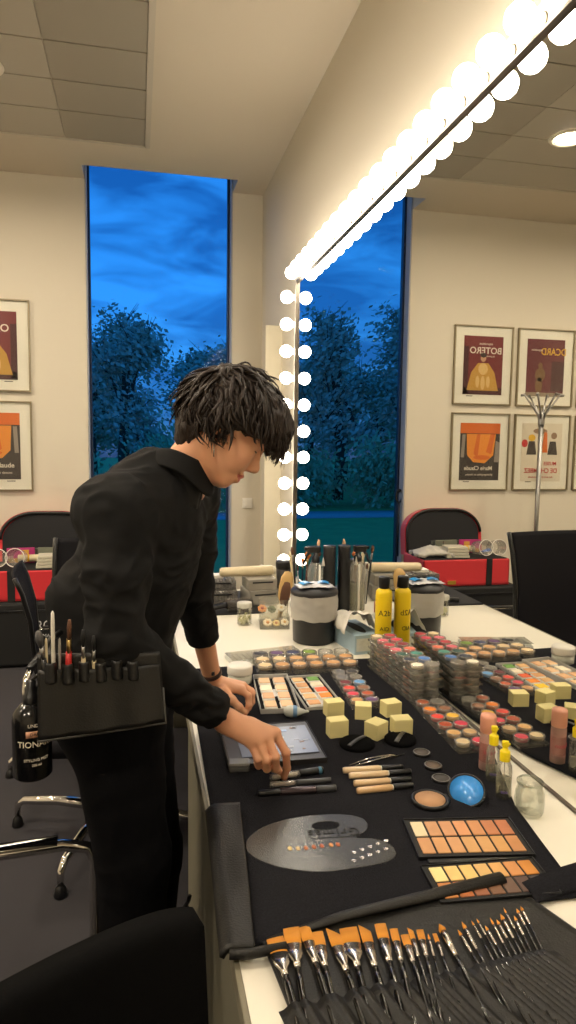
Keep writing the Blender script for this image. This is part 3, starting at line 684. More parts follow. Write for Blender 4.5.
for s_, nm in ((-1, 'arm'), (1, 'arm')):
    dv = B1 - B0; n_ = Vector((-dv.y, dv.x, 0)).normalized()
    MB().tube([dv * 0 + n_ * s_ * .005, dv * .4 + n_ * s_ * .0075 + Vector((0, 0, .006)), dv * .8 + n_ * s_ * .003 + Vector((0, 0, .006)), dv], [.0012, .0026, .003, .003], 8, flat=.5).build(nm, M_chrome, t)
MB().tube([dv * .82, dv * 1.1], [.0042, .002], 8).build('grip', M_black, t)
# puffs
for (u, v), r_, lb, rz in (((357, 746), .047, 'round black powder puff with a satin ribbon, left of the pair', .7), ((400, 742), .043, 'round black powder puff tucked behind the sponges, right of the pair', .9)):
    c = atz(u, v, TW); t = thing('powder_puff', lb, 'powder puff', (c.x, c.y, TW), rz, 'black powder puffs')
    MB().lathe([(0, 0), (r_ * .94, 0), (r_, .004), (r_, .009), (r_ * .93, .013), (0, .015)], 36, cap=False).build('pad', mat('puff_velour', (15, 15, 16), 1.0, spec=.05), t)
    MB().grid(lambda a_, b_: ((a_ - .5) * r_ * 1.7, (b_ - .5) * .012, .0155 + .003 * math.sin(PI * a_)), 14, 2, thick=.0008).build('ribbon', mat('satin_ribbon', (60, 58, 58), .3), t)
# ---------- sponges: soft yellow wedges
M_sp = mat('foam_sponge', (234, 222, 158), .9, bump=.5, bscale=500)
def sponge(u, v, rz, lab, s=(.036, .036, .036), z=TW, rot=None, tilt=0):
    c = atz(u, v, z); b = MB(); b.box((0, 0, s[2] / 2), s, .0022, seg=2)
    o = b.build('makeup_sponge', M_sp); o.location = (c.x, c.y, z); o.rotation_euler = (tilt, 0, rz); return tag(o, lab, 'sponge')
sponge(333.5, 715, R(5), 'yellow foam sponge block standing behind another, beside the white puff', (.054, .038, .046))
sponge(337, 736, R(4), 'yellow foam sponge block nearest the dark tablet palette', (.054, .038, .050))
sponge(363, 718, R(-18), 'yellow foam sponge block at the back left of the loose pile', (.048, .042, .044))
sponge(390.5, 715, R(10), 'yellow foam sponge block at the back right of the loose pile', (.052, .042, .044))
o = sponge(376, 737, R(32), 'tilted yellow foam sponge block in the middle of the loose pile', (.050, .046, .046))
sponge(401, 733, R(-2), 'yellow foam sponge block at the right end of the loose pile', (.054, .042, .046))
# white drop puff
c = atz(293, 717, TW); c2 = atz(311, 716, TW + .004); t = thing('blending_sponge', 'white teardrop blending sponge with a blue band behind the tablet palette', 'sponge', (c.x, c.y, TW), math.atan2(c2.y - c.y, c2.x - c.x))
prof = [(0, -.028), (.010, -.026), (.017, -.018), (.0195, -.006), (.018, .006), (.012, .020), (.006, .034), (.0025, .046), (0, .048)]
MB().lathe([(r, z) for r, z in prof], 20, M=TR(0, 0, .0175) @ RY(PI / 2), cap=False, sx=.9).build('body', mat('white_foam', (216, 220, 214), .8), t)
MB().lathe([(.0187, .000), (.0193, .004), (.0176, .012)], 20, M=TR(0, 0, .0175) @ RY(PI / 2), cap=False, sx=.9).build('band', mat('blue_band', (120, 160, 205), .6), t)
# ---------- dark tablet palette with mirror lid window
t, w_, d_ = tin([(220, 727), (306, 720), (327, 756), (229, 767)], 'dark grey box palette with a shiny clear window under the hand', 2, h=.016, name='box_palette', m=mat('gunmetal_plastic', (52, 50, 50), .4, .3))
MB().box((0, 0, .008), (w_ * .98, d_ * .98, .014), .002).build('base', MC['gunmetal_plastic'], t)
MB().box((.012, 0, .0168), (w_ * .80, d_ * .72, .0016), .0006).build('window', mat('pale_foil_window', (105, 112, 128), .3, .5), t)
b = MB(); q = random.Random(3)
for k in range(26):
    x = q.uniform(-.36, .40) * w_; y = q.uniform(-.32, .32) * d_; b.box((x, y, .0178), (q.uniform(.006, .018), q.uniform(.004, .012), .0005), 0, m=k % 5)
b.build('wrapper_print', [mat('foil_white', (170, 176, 190), .35), mat('foil_rose', (205, 150, 140), .3), mat('foil_blue', (110, 150, 205), .3), mat('foil_grey', (150, 150, 160), .2, .6), mat('foil_brown', (130, 90, 70), .4)], t)
# small grey box, sample tubes
c = atz(239, 770, TW); t = thing('lash_case', 'small shiny grey lash case beside the fingertips', 'case', (c.x, c.y, TW), R(-8))
MB().box((0, 0, .008), (.052, .034, .016), .006, seg=3).build('base', mat('grey_gloss', (92, 92, 92), .25), t); MB().box((0, 0, .019), (.053, .035, .009), .0042, seg=3).build('lid', mat('pearl_grey', (150, 150, 148), .2, .3), t)
t = pen('lip_gloss', 'short clear gloss tube with a black cap and blue band, farthest of three tubes', 'lip gloss', (270, 778), (323, 770), TW + .009, .009, [(0, .55, 1, M_clearm, 'tube'), (.05, .5, .6, mat('pale_gloss', (190, 180, 170), .3), 'gloss'), (.55, 1, 1.02, M_black, 'cap'), (.90, .97, 1.03, mat('blue_metal_band', (90, 140, 170), .3, .5), 'band')])
t = pen('lip_pencil', 'grey capped brow pen lying between the gloss tube and the mascara', 'pen', (270, 785), (331, 780), TW + .0075, .007, [(0, .42, 1, M_clearm, 'tube'), (.05, .4, .55, mat('taupe_gloss', (130, 110, 100), .3), 'filling'), (.42, 1, .95, mat('graphite_plastic', (60, 60, 62), .35), 'cap')])
t = pen('mascara', 'long black mascara wand nearest the clear palette', 'mascara', (258, 793.5), (336, 788), TW + .009, .0086, [(0, .30, .82, M_black, 'handle'), (.28, .74, 1, mat('gunmetal_barrel', (72, 62, 66), .25, .6), 'barrel'), (.74, 1, .9, mat('graphite_plastic'), 'cap')])

# ---------- clear oval mixing palette
NP_ = [(-.006 + .0, 0)]
L_, R_, F_, N_ = atz(246, 848, TW), atz(395, 858, TW), atz(322, 815, TW), atz(315, 872, TW)
out = []
ctl_px = [(246, 847), (249, 838), (262, 828), (282, 821), (303, 817), (325, 815), (345, 815), (360, 818), (367, 824), (365, 831), (356, 835.5), (358, 838.5), (372, 839), (386, 843), (394, 849), (395, 856), (388, 861), (372, 865), (350, 868.5), (325, 871.5), (302, 870.5), (278, 866.5), (260, 860), (250, 854)]
ctl = [atz(u, v, TW + .004) for u, v in ctl_px]
def crom(P, k=6):
    o = []; n = len(P)
    for i in range(n):
        p0, p1, p2, p3 = P[i - 1], P[i], P[(i + 1) % n], P[(i + 2) % n]
        for j in range(k):
            s_ = j / k; o.append(.5 * ((2 * p1) + (p2 - p0) * s_ + (2 * p0 - 5 * p1 + 4 * p2 - p3) * s_ ** 2 + (3 * p1 - 3 * p2 + p0 * -1 + p3) * s_ ** 3))
    return o
ctl = crom(ctl); cc = sum(ctl, Vector()) / len(ctl)
hole = [atz(u, v, TW + .004) for u, v in [(311, 826), (316, 822.5), (326, 821), (336, 822), (340, 825), (336, 829), (325, 830.5), (315, 829.5)]]; hole = crom(hole, 4)
t = thing('mixing_palette', 'clear acrylic painter-shaped mixing palette on the black towel', 'mixing palette', (cc.x, cc.y, TW))
cu = bpy.data.curves.new('acrylic', 'CURVE'); cu.dimensions = '2D'; cu.fill_mode = 'BOTH'; cu.extrude = .0013; cu.bevel_depth = .0006
for loop in (ctl, hole):
    sp_ = cu.splines.new('POLY'); sp_.points.add(len(loop) - 1); sp_.use_cyclic_u = True
    for i, p in enumerate(loop): sp_.points[i].co = (p.x - cc.x, p.y - cc.y, 0, 1)
tmp = bpy.data.objects.new('tmp', cu); COL.objects.link(tmp); me = bpy.data.meshes.new_from_object(tmp.evaluated_get(bpy.context.evaluated_depsgraph_get())); COL.objects.unlink(tmp); bpy.data.objects.remove(tmp)
me.materials.clear(); me.materials.append(clear('acrylic', (235, 238, 238), gloss=.12, rough=.22, k=.4, body=.12, bcol=(180, 180, 176)))
o = bpy.data.objects.new('acrylic_sheet', me); COL.objects.link(o); o.parent = t; o.location = (0, 0, .003)
for i, (u, v, rgb) in enumerate(((290, 848, (232, 208, 150)), (298, 848, (214, 190, 150)), (306, 847.5, (190, 120, 84)), (314, 846.5, (176, 104, 72)), (322, 845.5, (170, 92, 66)), (331, 844.5, (206, 146, 96)), (338, 844, (190, 110, 76)))):
    p = atz(u, v, TW + .006)
    MB().lathe([(0, .0), (.0045, 0), (.0042, .0012), (0, .002)], 12, M=TR(p.x - cc.x, p.y - cc.y, .0048), cap=False, sy=1.5).build('paint_dab', mat('dab_%d' % i, rgb, .35), t)
for i in range(10):
    u, v = 354 + 8.0 * (i % 5), 855 - 3.4 * (i % 5) * .85 + (i // 5) * -5.2 + (5 if i // 5 == 0 else 2)
    p = atz(u, v, TW + .006); MB().lathe([(.0042, -.0008), (.0050, 0), (.0046, .0010), (.0030, .0002), (0, -.0004)], 14, M=TR(p.x - cc.x, p.y - cc.y, .0050), cap=False).build('well', M_chrome, t)
pa = atz(315, 835.5, TW); pb = atz(352, 833.5, TW); Mt = frame((pa.lerp(pb, .5).x - cc.x, pa.lerp(pb, .5).y - cc.y, .0060), (pa - pb))
text('Grimas', .034, M_blackm, parent=t, M=Mt @ Matrix.Diagonal((1, 1.15, 1, 1)), depth=.0004, spacing=1.12)
MB().box((0, 0, -.0002), (.100, .0014, .0004), m=0, M=Mt @ TR(0, .0185, 0)).build('label_border', M_blackm, t)
# ================================================================== COUNTER, middle and far part
def bx_(u, y, v=610): return aty(u, v, y).x
def lay(name, label, cat, x, y, z=TZ, rz=0, group=None): return thing(name, label, cat, (x, y, z), rz, group)
# countertop bin with polythene liner
c = atz(314, 633, TZ); x, y = bx_(314, 2.66), 2.66
t = lay('countertop_bin', 'black countertop bin lined with a clear bag, wrapper on its lid', 'bin', x, y)
MB().lathe([(0, 0), (.080, 0), (.086, .004), (.092, .19), (.090, .195), (.084, .19), (.078, .01), (0, .01)], 40, cap=False).build('body', M_black, t)
b = MB()
def bagf(u, v):
    a = 2 * PI * u; r = .0945 + .004 * noise.noise(Vector((math.cos(a) * 3, math.sin(a) * 3, v * 5))) + .004 * math.sin(PI * v); z = .205 - .105 * v + .008 * noise.noise(Vector((math.cos(a) * 2, math.sin(a) * 2, 5))) * v
    return (r * math.cos(a), r * math.sin(a), z)
b.grid(bagf, 64, 16); b.build('liner', M_bag, t)
MB().lathe([(.093, .196), (.098, .202), (.098, .212), (.088, .222), (.05, .230), (0, .232)], 40, cap=False).build('lid', mat('bin_lid', (34, 34, 38), .45), t)
b = MB(); b.grid(lambda u, v: ((u - .5) * .15, (v - .5) * .09 + .01 * math.sin(u * 5), .012 * math.sin(PI * u) * math.sin(PI * v) + .006 * noise.noise(Vector((u * 6, v * 6, 1))) + .004), 20, 14, thick=.0015)
o = tag(b.build('wrapper', mat('white_blue_wrapper', (200, 200, 205), .35)), 'crumpled white wrapper lying on the lid of the countertop bin', 'wrapper'); o.location = (x - .005, y - .02, TZ + .232)
for dx, rz in ((-.035, .3), (.035, -.2)): 
    p = MB().grid(lambda u, v: ((u - .5) * .05, (v - .5) * .045, .014 + .006 * math.sin(PI * u)), 8, 8, thick=.001).build('blue_panel', mat('blue_foil', (40, 140, 205), .3), o); p.location = (dx, 0, 0); p.rotation_euler = (0, 0, rz)
# tissue box
tl, tr_ = atz(353, 641, .825), atz(380, 637, .825)
t = lay('tissue_box', 'pale blue tissue box with a white tissue pulled up, by the yellow bottle', 'tissue box', -.086, 2.56, rz=R(7))
M_tb = mat('pale_blue_card', (158, 182, 198), .6, var=.1, vscale=25); MB().box((0, 0, .038), (.115, .235, .076), .002).build('box', M_tb, t)
MB().box((0, -.1182, .038), (.10, .0008, .05)).build('end_print', mat('card_print', (196, 200, 196), .6, var=.2, vscale=60), t)
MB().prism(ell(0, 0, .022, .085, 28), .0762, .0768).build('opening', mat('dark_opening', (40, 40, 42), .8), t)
def tis(u, v):
    a = (u - .5); return (a * .15 - .02 + .03 * v, (v - .5) * .20 + .02 * math.sin(u * 8), .079 + .085 * max(0, (1 - (2 * u - 1) ** 2)) ** .7 * (1 - .55 * v) + .016 * noise.noise(Vector((u * 5, v * 5, 9))))
MB().grid(tis, 26, 22, thick=.0008).build('tissue', mat('tissue_paper', (218, 214, 205), .9), t)
# yellow bottle
x, y = -.037, 2.38
t = lay('yellow_bottle', 'tall yellow plastic bottle with black flip cap against the mirror', 'bottle', x, y, TW, R(-10))
MB().lathe([(0, 0), (.028, 0), (.031, .003), (.031, .245), (.029, .256), (.021, .264), (.016, .267)], 32, cap=False).build('body', mat('yellow_plastic', (238, 206, 20), .38, sss=.0), t)
MB().lathe([(.0175, .266), (.0215, .270), (.0215, .305), (.0195, .310), (0, .311)], 28, cap=False).build('cap', M_black, t)
for s_, sz, z, nm in (('A2b', .030, .175, 0), ('AID', .022, .115, 1)):
    o = text(s_, sz, mat('black_ink', (30, 28, 20), .6), parent=t, M=PT(.0, 0, z)); wrap_text(o.data, .0313)
# low white jars
x, y = atz(237, 676, TW).x, 2.20
t = lay('cream_jar', 'low white lidded jar beside the bracelet hand', 'jar', x, y, TW)
MB().lathe([(0, 0), (.038, 0), (.040, .003), (.040, .034), (0, .034)], 36, cap=False).build('jar', mat('frosted_white', (205, 205, 190), .35), t)
MB().lathe([(.042, .034), (.0425, .036), (.0425, .058), (.040, .062), (0, .063)], 36, cap=False).build('lid', M_white, t)
# pale ribbed lash tray
P0, P1, P2 = atz(229, 660, TW + .02), atz(300, 652, TW + .02), atz(232, 645, TW + .02)
ex = (P1 - P0).normalized(); t = lay('ribbed_tray', 'pale silver tray of narrow ribbed compartments behind the white jar', 'tray', (P0.x + P1.x) / 2 + .005, (P0.y + P1.y) / 2 + .055, TZ, math.atan2(ex.y, ex.x))
W_ = (P1 - P0).length; b = MB(); b.box((0, 0, .006), (W_, .10, .012), .002)
b.build('tray', mat('pale_silver_plastic', (205, 205, 200), .35, .1), t)
for k in range(14): MB().box((-W_ / 2 + W_ * (k + .5) / 14, 0, .0145), (W_ / 14 * .62, .084, .006), .002).build('rib', mat('pale_rib', (225, 225, 220), .3), t)
MB().box((0, 0, .021), (W_, .10, .0015)).build('cover', M_clear, t)
# jar with cotton buds
x, y = atz(243, 622, TZ).x, 2.96
t = lay('cotton_jar', 'small clear jar of pale pads with a white lid', 'jar', x, y)
MB().lathe([(0, .0), (.030, .0), (.032, .004), (.032, .078), (.030, .082)], 28, cap=False).build('jar', M_clear, t)
b = MB(); q = random.Random(9)
for k in range(46):
    a, r, z = q.uniform(0, 2 * PI), q.uniform(0, .024), q.uniform(.004, .045); b.box((0, 0, 0), (.013, .011, .006), .002, M=TR(r * math.cos(a), r * math.sin(a), z) @ Euler((q.uniform(0, 3), q.uniform(0, 3), q.uniform(0, 3))).to_matrix().to_4x4())
o = b.build('pads', mat('pale_pads', (206, 204, 160), .7), t); o['kind'] = 'stuff'
MB().lathe([(.034, .080), (.034, .098), (.032, .101), (0, .102)], 28, cap=False).build('lid', mat('translucent_lid', (190, 188, 176), .35), t)
# clear organiser with flowers
x, y = bx_(274, 2.92), 2.92
t = lay('acrylic_organiser', 'clear two-tier acrylic box beside the bin holding little flowers', 'organiser', x, y, TZ, R(-8))
for (dy, w_, d_, h_) in ((-.03, .13, .08, .055), (.055, .13, .08, .11)):
    b = MB(); b.box((0, dy, .002), (w_, d_, .003))
    for s_ in (-1, 1): b.box((s_ * (w_ / 2 - .001), dy, h_ / 2), (.002, d_, h_)); b.box((0, dy + s_ * (d_ / 2 - .001), h_ / 2), (w_ - .004, .002, h_))
    b.build('tier', M_clear, t)
def flower(x_, y_, z_, rgb, rgb2, s_, label, tl=(0, 0)):
    o = thing('artificial_flower', label, 'flower', (x_, y_, z_)); o.rotation_euler = (tl[0], tl[1], 0); b = MB()
    for k in range(7): a = 2 * PI * k / 7; b.sphere((math.cos(a) * s_ * .62, math.sin(a) * s_ * .62, 0), s_ * .42, n=10, sc=(1, 1, .45))
    b.build('petals', mat('petal_%d_%d' % rgb[:2], rgb, .6), o); MB().sphere((0, 0, s_ * .12), s_ * .36, n=10, sc=(1, 1, .7)).build('heart', mat('heart_%d_%d' % rgb2[:2], rgb2, .6), o)
for k, (dx, dy, dz, c1, c2, s_, lb) in enumerate(((-.035, -.035, .035, (232, 214, 176), (226, 150, 60), .022, 'cream flower with an orange heart at the front left of the acrylic box'), (.005, -.03, .030, (230, 200, 130), (200, 120, 50), .018, 'small cream flower at the front middle of the acrylic box'),
        (.042, -.036, .034, (236, 226, 200), (220, 170, 80), .019, 'pale flower at the front right of the acrylic box'), (-.045, .045, .080, (240, 160, 90), (180, 60, 40), .021, 'orange flower in the raised back tier of the acrylic box'),
        (.0, .05, .074, (96, 110, 70), (80, 90, 60), .020, 'green leafy rosette in the back tier of the acrylic box'), (.045, .055, .078, (236, 230, 214), (226, 200, 150), .022, 'white flower at the right of the back tier of the acrylic box'))):
    flower(x + dx, y + dy, TZ + dz - .012, c1, c2, s_, lb, (.7, 0))
# black mat and round hair brush
o = MB().box((0, 0, .004), (.44, .50, .008), .003).build('black_mat', M_blackm); o.location = (-.575, 3.385, TZ); o.rotation_euler = (0, 0, R(1)); tag(o, 'black mat at the far end of the counter under the round brush and cases', 'mat')
x, y = bx_(240, 3.18), 3.18
t = lay('round_hairbrush', 'black barrel hairbrush lying on the far black mat', 'hairbrush', x, y, TZ + .008, R(6))
b = MB(); b.tube([(-.065, 0, .033), (.06, 0, .033)], .021, 20); b.build('barrel', mat('dark_barrel', (52, 48, 46), .4), t)
b = MB()
for k in range(12):
    for j in range(13):
        a = 2 * PI * (j + .5 * (k % 2)) / 13; b.tube([(-.06 + .01 * k, .019 * math.cos(a), .033 + .019 * math.sin(a)), (-.06 + .01 * k, .031 * math.cos(a), .033 + .031 * math.sin(a))], .0009, 4)
o = b.build('bristles', mat('bristle', (120, 112, 100), .6), t); o['kind'] = 'stuff'
MB().tube([(-.065, 0, .033), (-.085, 0, .030), (-.13, 0, .022), (-.20, 0, .015)], [.016, .012, .011, .013], 14).build('handle', M_black, t)
# cases stacked behind
def clearcase(x, y, z, s, rz, label, tone, fill):
    t = lay('storage_case', label, 'case', x, y, z, rz)
    MB().box((0, 0, s[2] / 2), s, .004).build('case', clear('case_' + tone, body=.38, bcol=fill), t)
    b = MB(); q = random.Random(int(x * 999)); 
    for k in range(12): b.box((-s[0] / 2 + s[0] * (k + .5) / 12, 0, s[2] * .42), (s[0] / 15, s[1] * .8, s[2] * q.uniform(.4, .7)), .002)
    b.build('contents', mat('case_contents_' + tone, tuple(int(v * .62) for v in fill), .6), t)
    MB().box((0, -s[1] / 2 - .002, s[2] * .72), (s[0] * .7, .004, .007), .001).build('latch', M_blackm, t)
clearcase(-.555, 3.42, TZ + .008, (.20, .17, .065), R(2), 'lower grey translucent case on the far mat, left of the pair of stacks', 'a', (170, 165, 158))
clearcase(-.550, 3.43, TZ + .0735, (.19, .16, .05), R(-3), 'upper grey translucent case in the left stack on the far mat', 'b', (150, 146, 142))
clearcase(-.335, 3.36, TZ + .008, (.16, .16, .072), R(10), 'lower pale translucent case with a black latch, right stack near the bin', 'c', (200, 194, 182))
clearcase(-.338, 3.365, TZ + .0805, (.15, .15, .055), R(4), 'upper pale translucent case under the cream tube, right stack', 'd', (205, 198, 184))
o = MB().box((0, 0, .009), (.085, .07, .018), .004).build('white_box', M_white); o.location = (-.56, 3.43, TZ + .124); tag(o, 'small white box on top of the left stack of grey cases', 'box')
o = MB().tube([(-.035, 0, .014), (.035, 0, .014)], .014, 16).build('paper_roll', mat('beige_roll', (190, 170, 130), .7)); o.location = (-.66, 3.46, TZ + .008); o.rotation_euler = (0, 0, .2); tag(o, 'small beige roll beside the left stack of grey cases', 'roll')
t = lay('cream_tube', 'long cream cylindrical tube resting on the stacked translucent cases', 'tube', -.40, 3.375, TZ + .1365, R(4))
MB().tube([(-.14, 0, .027), (-.13, 0, .027), (.02, 0, .027), (.125, 0, .027), (.135, 0, .027)], [.019, .023, .026, .027, .024], 24).build('barrel', M_cream, t)
MB().tube([(.135, 0, .027), (.150, 0, .027)], [.022, .018], 20).build('end_cap', mat('cap_ivory', (220, 212, 190), .4), t)
# black bristled brush cup, brush pot with many brushes
x, y = bx_(283, 3.42), 3.42
t = lay('mesh_cup', 'black mesh cup with a solid rim beside the bulbs, left of the brushes', 'cup', x, y)
MB().lathe([(0, 0), (.034, 0), (.038, .17), (.036, .17), (.032, .006), (0, .006)], 32, cap=False).build('wall', mat('black_mesh', (58, 55, 52), .6, bump=1, bscale=300), t)
MB().lathe([(.039, .165), (.041, .17), (.041, .20), (.036, .207), (0, .207)], 32, cap=False).build('rim', M_black, t)
o = MB().grid(lambda u, v: ((u - .5) * .10 * (1 - .7 * v), .01 * math.sin(u * 6), .16 * v + .01 * noise.noise(Vector((u * 4, v * 4, 0)))), 14, 14, thick=.02).build('white_cloth', mat('white_cloth', (205, 200, 188), .8)); o.location = (bx_(266, 3.52), 3.53, TZ + .0); tag(o, 'white cloth standing behind the cream tube, left of the mesh cup', 'cloth')
def rod(name, label, cat, u, y, z0_, z1_, r, m, lean=(0, 0), head=None, flat_=1.0):
    x_ = bx_(u, y); t = lay(name, label, cat, x_, y, z0_); L_ = z1_ - z0_; e = Vector((lean[0], lean[1], L_))
    MB().tube([(0, 0, 0), e * .5, e * (.78 if head else 1)], [r * .6, r, r * .9], 10, flat=flat_).build('handle', m, t)
    if head:
        MB().tube([e * .76, e * .88], [r * .95, r * 1.15], 10, flat=flat_).build('ferrule', M_gold if head[2] else M_alu, t)
        MB().tube([e * .87, e * .94, e], [r * 1.15, head[1], head[1] * .5], 12, flat=flat_).build('bristles', head[0], t)
    return t
M_orb = mat('orange_bristle', (214, 120, 36), .7, bump=.5, bscale=600); M_brb = mat('brown_bristle', (96, 62, 40), .8, bump=.5, bscale=600); M_wood = mat('beige_handle', (214, 186, 138), .45)
x, y = bx_(305, 3.22), 3.22
t = lay('brush_pot', 'dark pot crammed with brushes in front of the lowest bulbs', 'pot', x, y)
MB().lathe([(0, 0), (.040, 0), (.044, .12), (.0415, .12), (.038, .006), (0, .006)], 32, cap=False).build('wall', mat('smoky_pot', (60, 58, 56), .3), t)
for lb, u, dy, z1_, r, m, ln, hd in (('wide orange-bristled brush in the brush pot', 305, .0, 1.03, .006, M_brb, (.01, 0), (M_orb, .019, 1)),
        ('dark tilted brush in the left of the brush pot', 297, -.02, 1.06, .005, M_black, (-.03, 0), (M_brb, .009, 0)), ('pink-tipped brush leaning right in the brush pot', 311, .01, 1.09, .0045, M_black, (.035, 0), (mat('pale_bristle', (220, 180, 140), .7), .009, 1)),
        ('thin brush with a brass ferrule in the middle of the pot', 302, .02, 1.00, .004, M_blackm, (.0, 0), (M_orb, .008, 1)), ('broad brown brush leaning right over the pot', 313, -.015, 1.04, .006, M_blackm, (.022, -.01), (M_brb, .016, 0)),
        ('slim silver brush at the front of the pot', 299, -.025, .97, .0035, M_alu, (-.01, 0), (M_brb, .006, 0))):
    rod('makeup_brush', lb, 'brush', u, y + dy, TZ + .012, z1_, r, m, ln, hd)
# beige paddle and beige hairbrush
t = lay('paddle_brush', 'beige paddle handle leaning up in front of the mesh cup', 'brush', bx_(292, 3.30), 3.30, TZ)
MB().tube([(.012, 0, 0), (.006, 0, .10), (-.004, 0, .2), (-.012, 0, .255), (-.014, 0, .27)], [.008, .010, .013, .015, .008], 14, flat=.6).build('handle', M_cream, t)
t = lay('oval_hairbrush', 'beige oval hairbrush with a brown back leaning left of the bin', 'hairbrush', bx_(283, 2.98), 3.0, TZ, R(8))
MB().lathe([(0, -.075), (.018, -.07), (.030, -.045), (.033, 0), (.030, .045), (.018, .07), (0, .075)], 24, M=TR(.016, 0, .155) @ RY(R(10)), cap=False, sy=.42).build('head', mat('beige_wood', (200, 164, 104), .45), t)
MB().lathe([(0, -.058), (.014, -.054), (.022, -.03), (.024, 0), (.022, .03), (.014, .054), (0, .058)], 24, M=TR(.010, -.012, .125) @ RY(R(10)), cap=False, sy=.32).build('cushion', mat('brown_cushion', (92, 60, 40), .7), t)
MB().tube([(.0, 0, .085), (-.008, 0, .04), (-.014, 0, .0)], [.012, .010, .011], 12).build('handle', mat('beige_wood'), t)
# black tall can, trigger sprayer
x, y = -.036, 3.13
t = lay('hairspray_can', 'tall black spray can with a black cap close to the mirror', 'can', x, y)
MB().lathe([(0, 0), (.029, 0), (.031, .004), (.031, .245), (.0305, .247)], 32, cap=False).build('body', mat('satin_black', (26, 26, 28), .35), t)
MB().lathe([(.031, .248), (.0312, .25), (.0312, .318), (.029, .324), (0, .325)], 32, cap=False).build('cap', mat('satin_black_cap', (34, 34, 36), .45), t)
o = text('STUDIO', .030, mat('green_ink', (40, 120, 60), .5), parent=t, M=PT(0, 0, .15) @ RZ(PI / 2)); wrap_text(o.data, .0313); o.rotation_euler = (0, 0, R(150))
def sprayer(x, y, z, label, rz, m, sc=1.0, liquid=None):
    t = thing('spray_bottle', label, 'spray bottle', (x, y, z), rz); k = sc
    MB().lathe([(0, 0), (.028 * k, 0), (.031 * k, .004 * k), (.031 * k, .15 * k), (.029 * k, .166 * k), (.018 * k, .185 * k), (.012 * k, .192 * k)], 28, cap=False).build('bottle', m, t)
    if liquid: MB().lathe([(0, .002), (.0285 * k, .003), (.0285 * k, .10 * k), (0, .10 * k)], 24, cap=False).build('liquid', liquid, t)
    b = MB(); b.lathe([(.0145 * k, .186 * k), (.0155 * k, .19 * k), (.0155 * k, .208 * k), (.010 * k, .212 * k), (.009 * k, .225 * k)], 20); b.box((.008 * k, 0, .236 * k), (.052 * k, .02 * k, .026 * k), .006 * k); b.box((.037 * k, 0, .240 * k), (.014 * k, .013 * k, .013 * k), .003 * k)
    b.build('spray_head', M_black, t)
    MB().tube([(.022 * k, 0, .228 * k), (.036 * k, 0, .212 * k), (.040 * k, 0, .195 * k), (.048 * k, 0, .180 * k)], [.006 * k, .005 * k, .005 * k, .004 * k], 10).build('trigger', M_black, t)
    MB().tube([(0, 0, .01 * k), (0, 0, .19 * k)], .0018 * k, 6).build('dip_tube', M_clearm, t)
    return t
sprayer(-.105, 3.13, TZ, 'clear spray bottle with black trigger left of the black can', PI, M_clearm, 1.3, clear('pale_liquid', body=.3, bcol=(190, 190, 150)))
t = lay('white_stick', 'white upright comb handle between the brush pot and the spray bottle', 'comb', bx_(318, 3.10), 3.08)
MB().tube([(0, 0, 0), (0, 0, .15), (0, 0, .235), (0, 0, .24)], [.010, .010, .009, .004], 12, flat=.5).build('handle', M_white, t)
MB().lathe([(.009, 0), (0, .045)], 12, M=TR(.016, 0, .235)).build('white_tip', M_white, t)
o = MB().lathe([(0, 0), (.020, 0), (.022, .003), (.021, .075), (.012, .085), (.011, .10), (0, .101)], 20, cap=False).build('pink_bottle', mat('pink_plastic', (206, 140, 122), .4)); o.location = (bx_(311, 2.98), 2.98, TZ); tag(o, 'small pink bottle behind the bin, in front of the brush pot', 'bottle')
# loose tray and papers at the far end by the mirror (seen again in the mirror)
o = MB().box((0, 0, .007), (.22, .20, .014), .004).build('folder', mat('dark_grey_folder', (70, 70, 72), .5)); o.location = (-.16, 3.56, TZ); o.rotation_euler = (0, 0, R(6)); tag(o, 'dark grey folder lying flat at the far end of the counter by the mirror', 'folder')

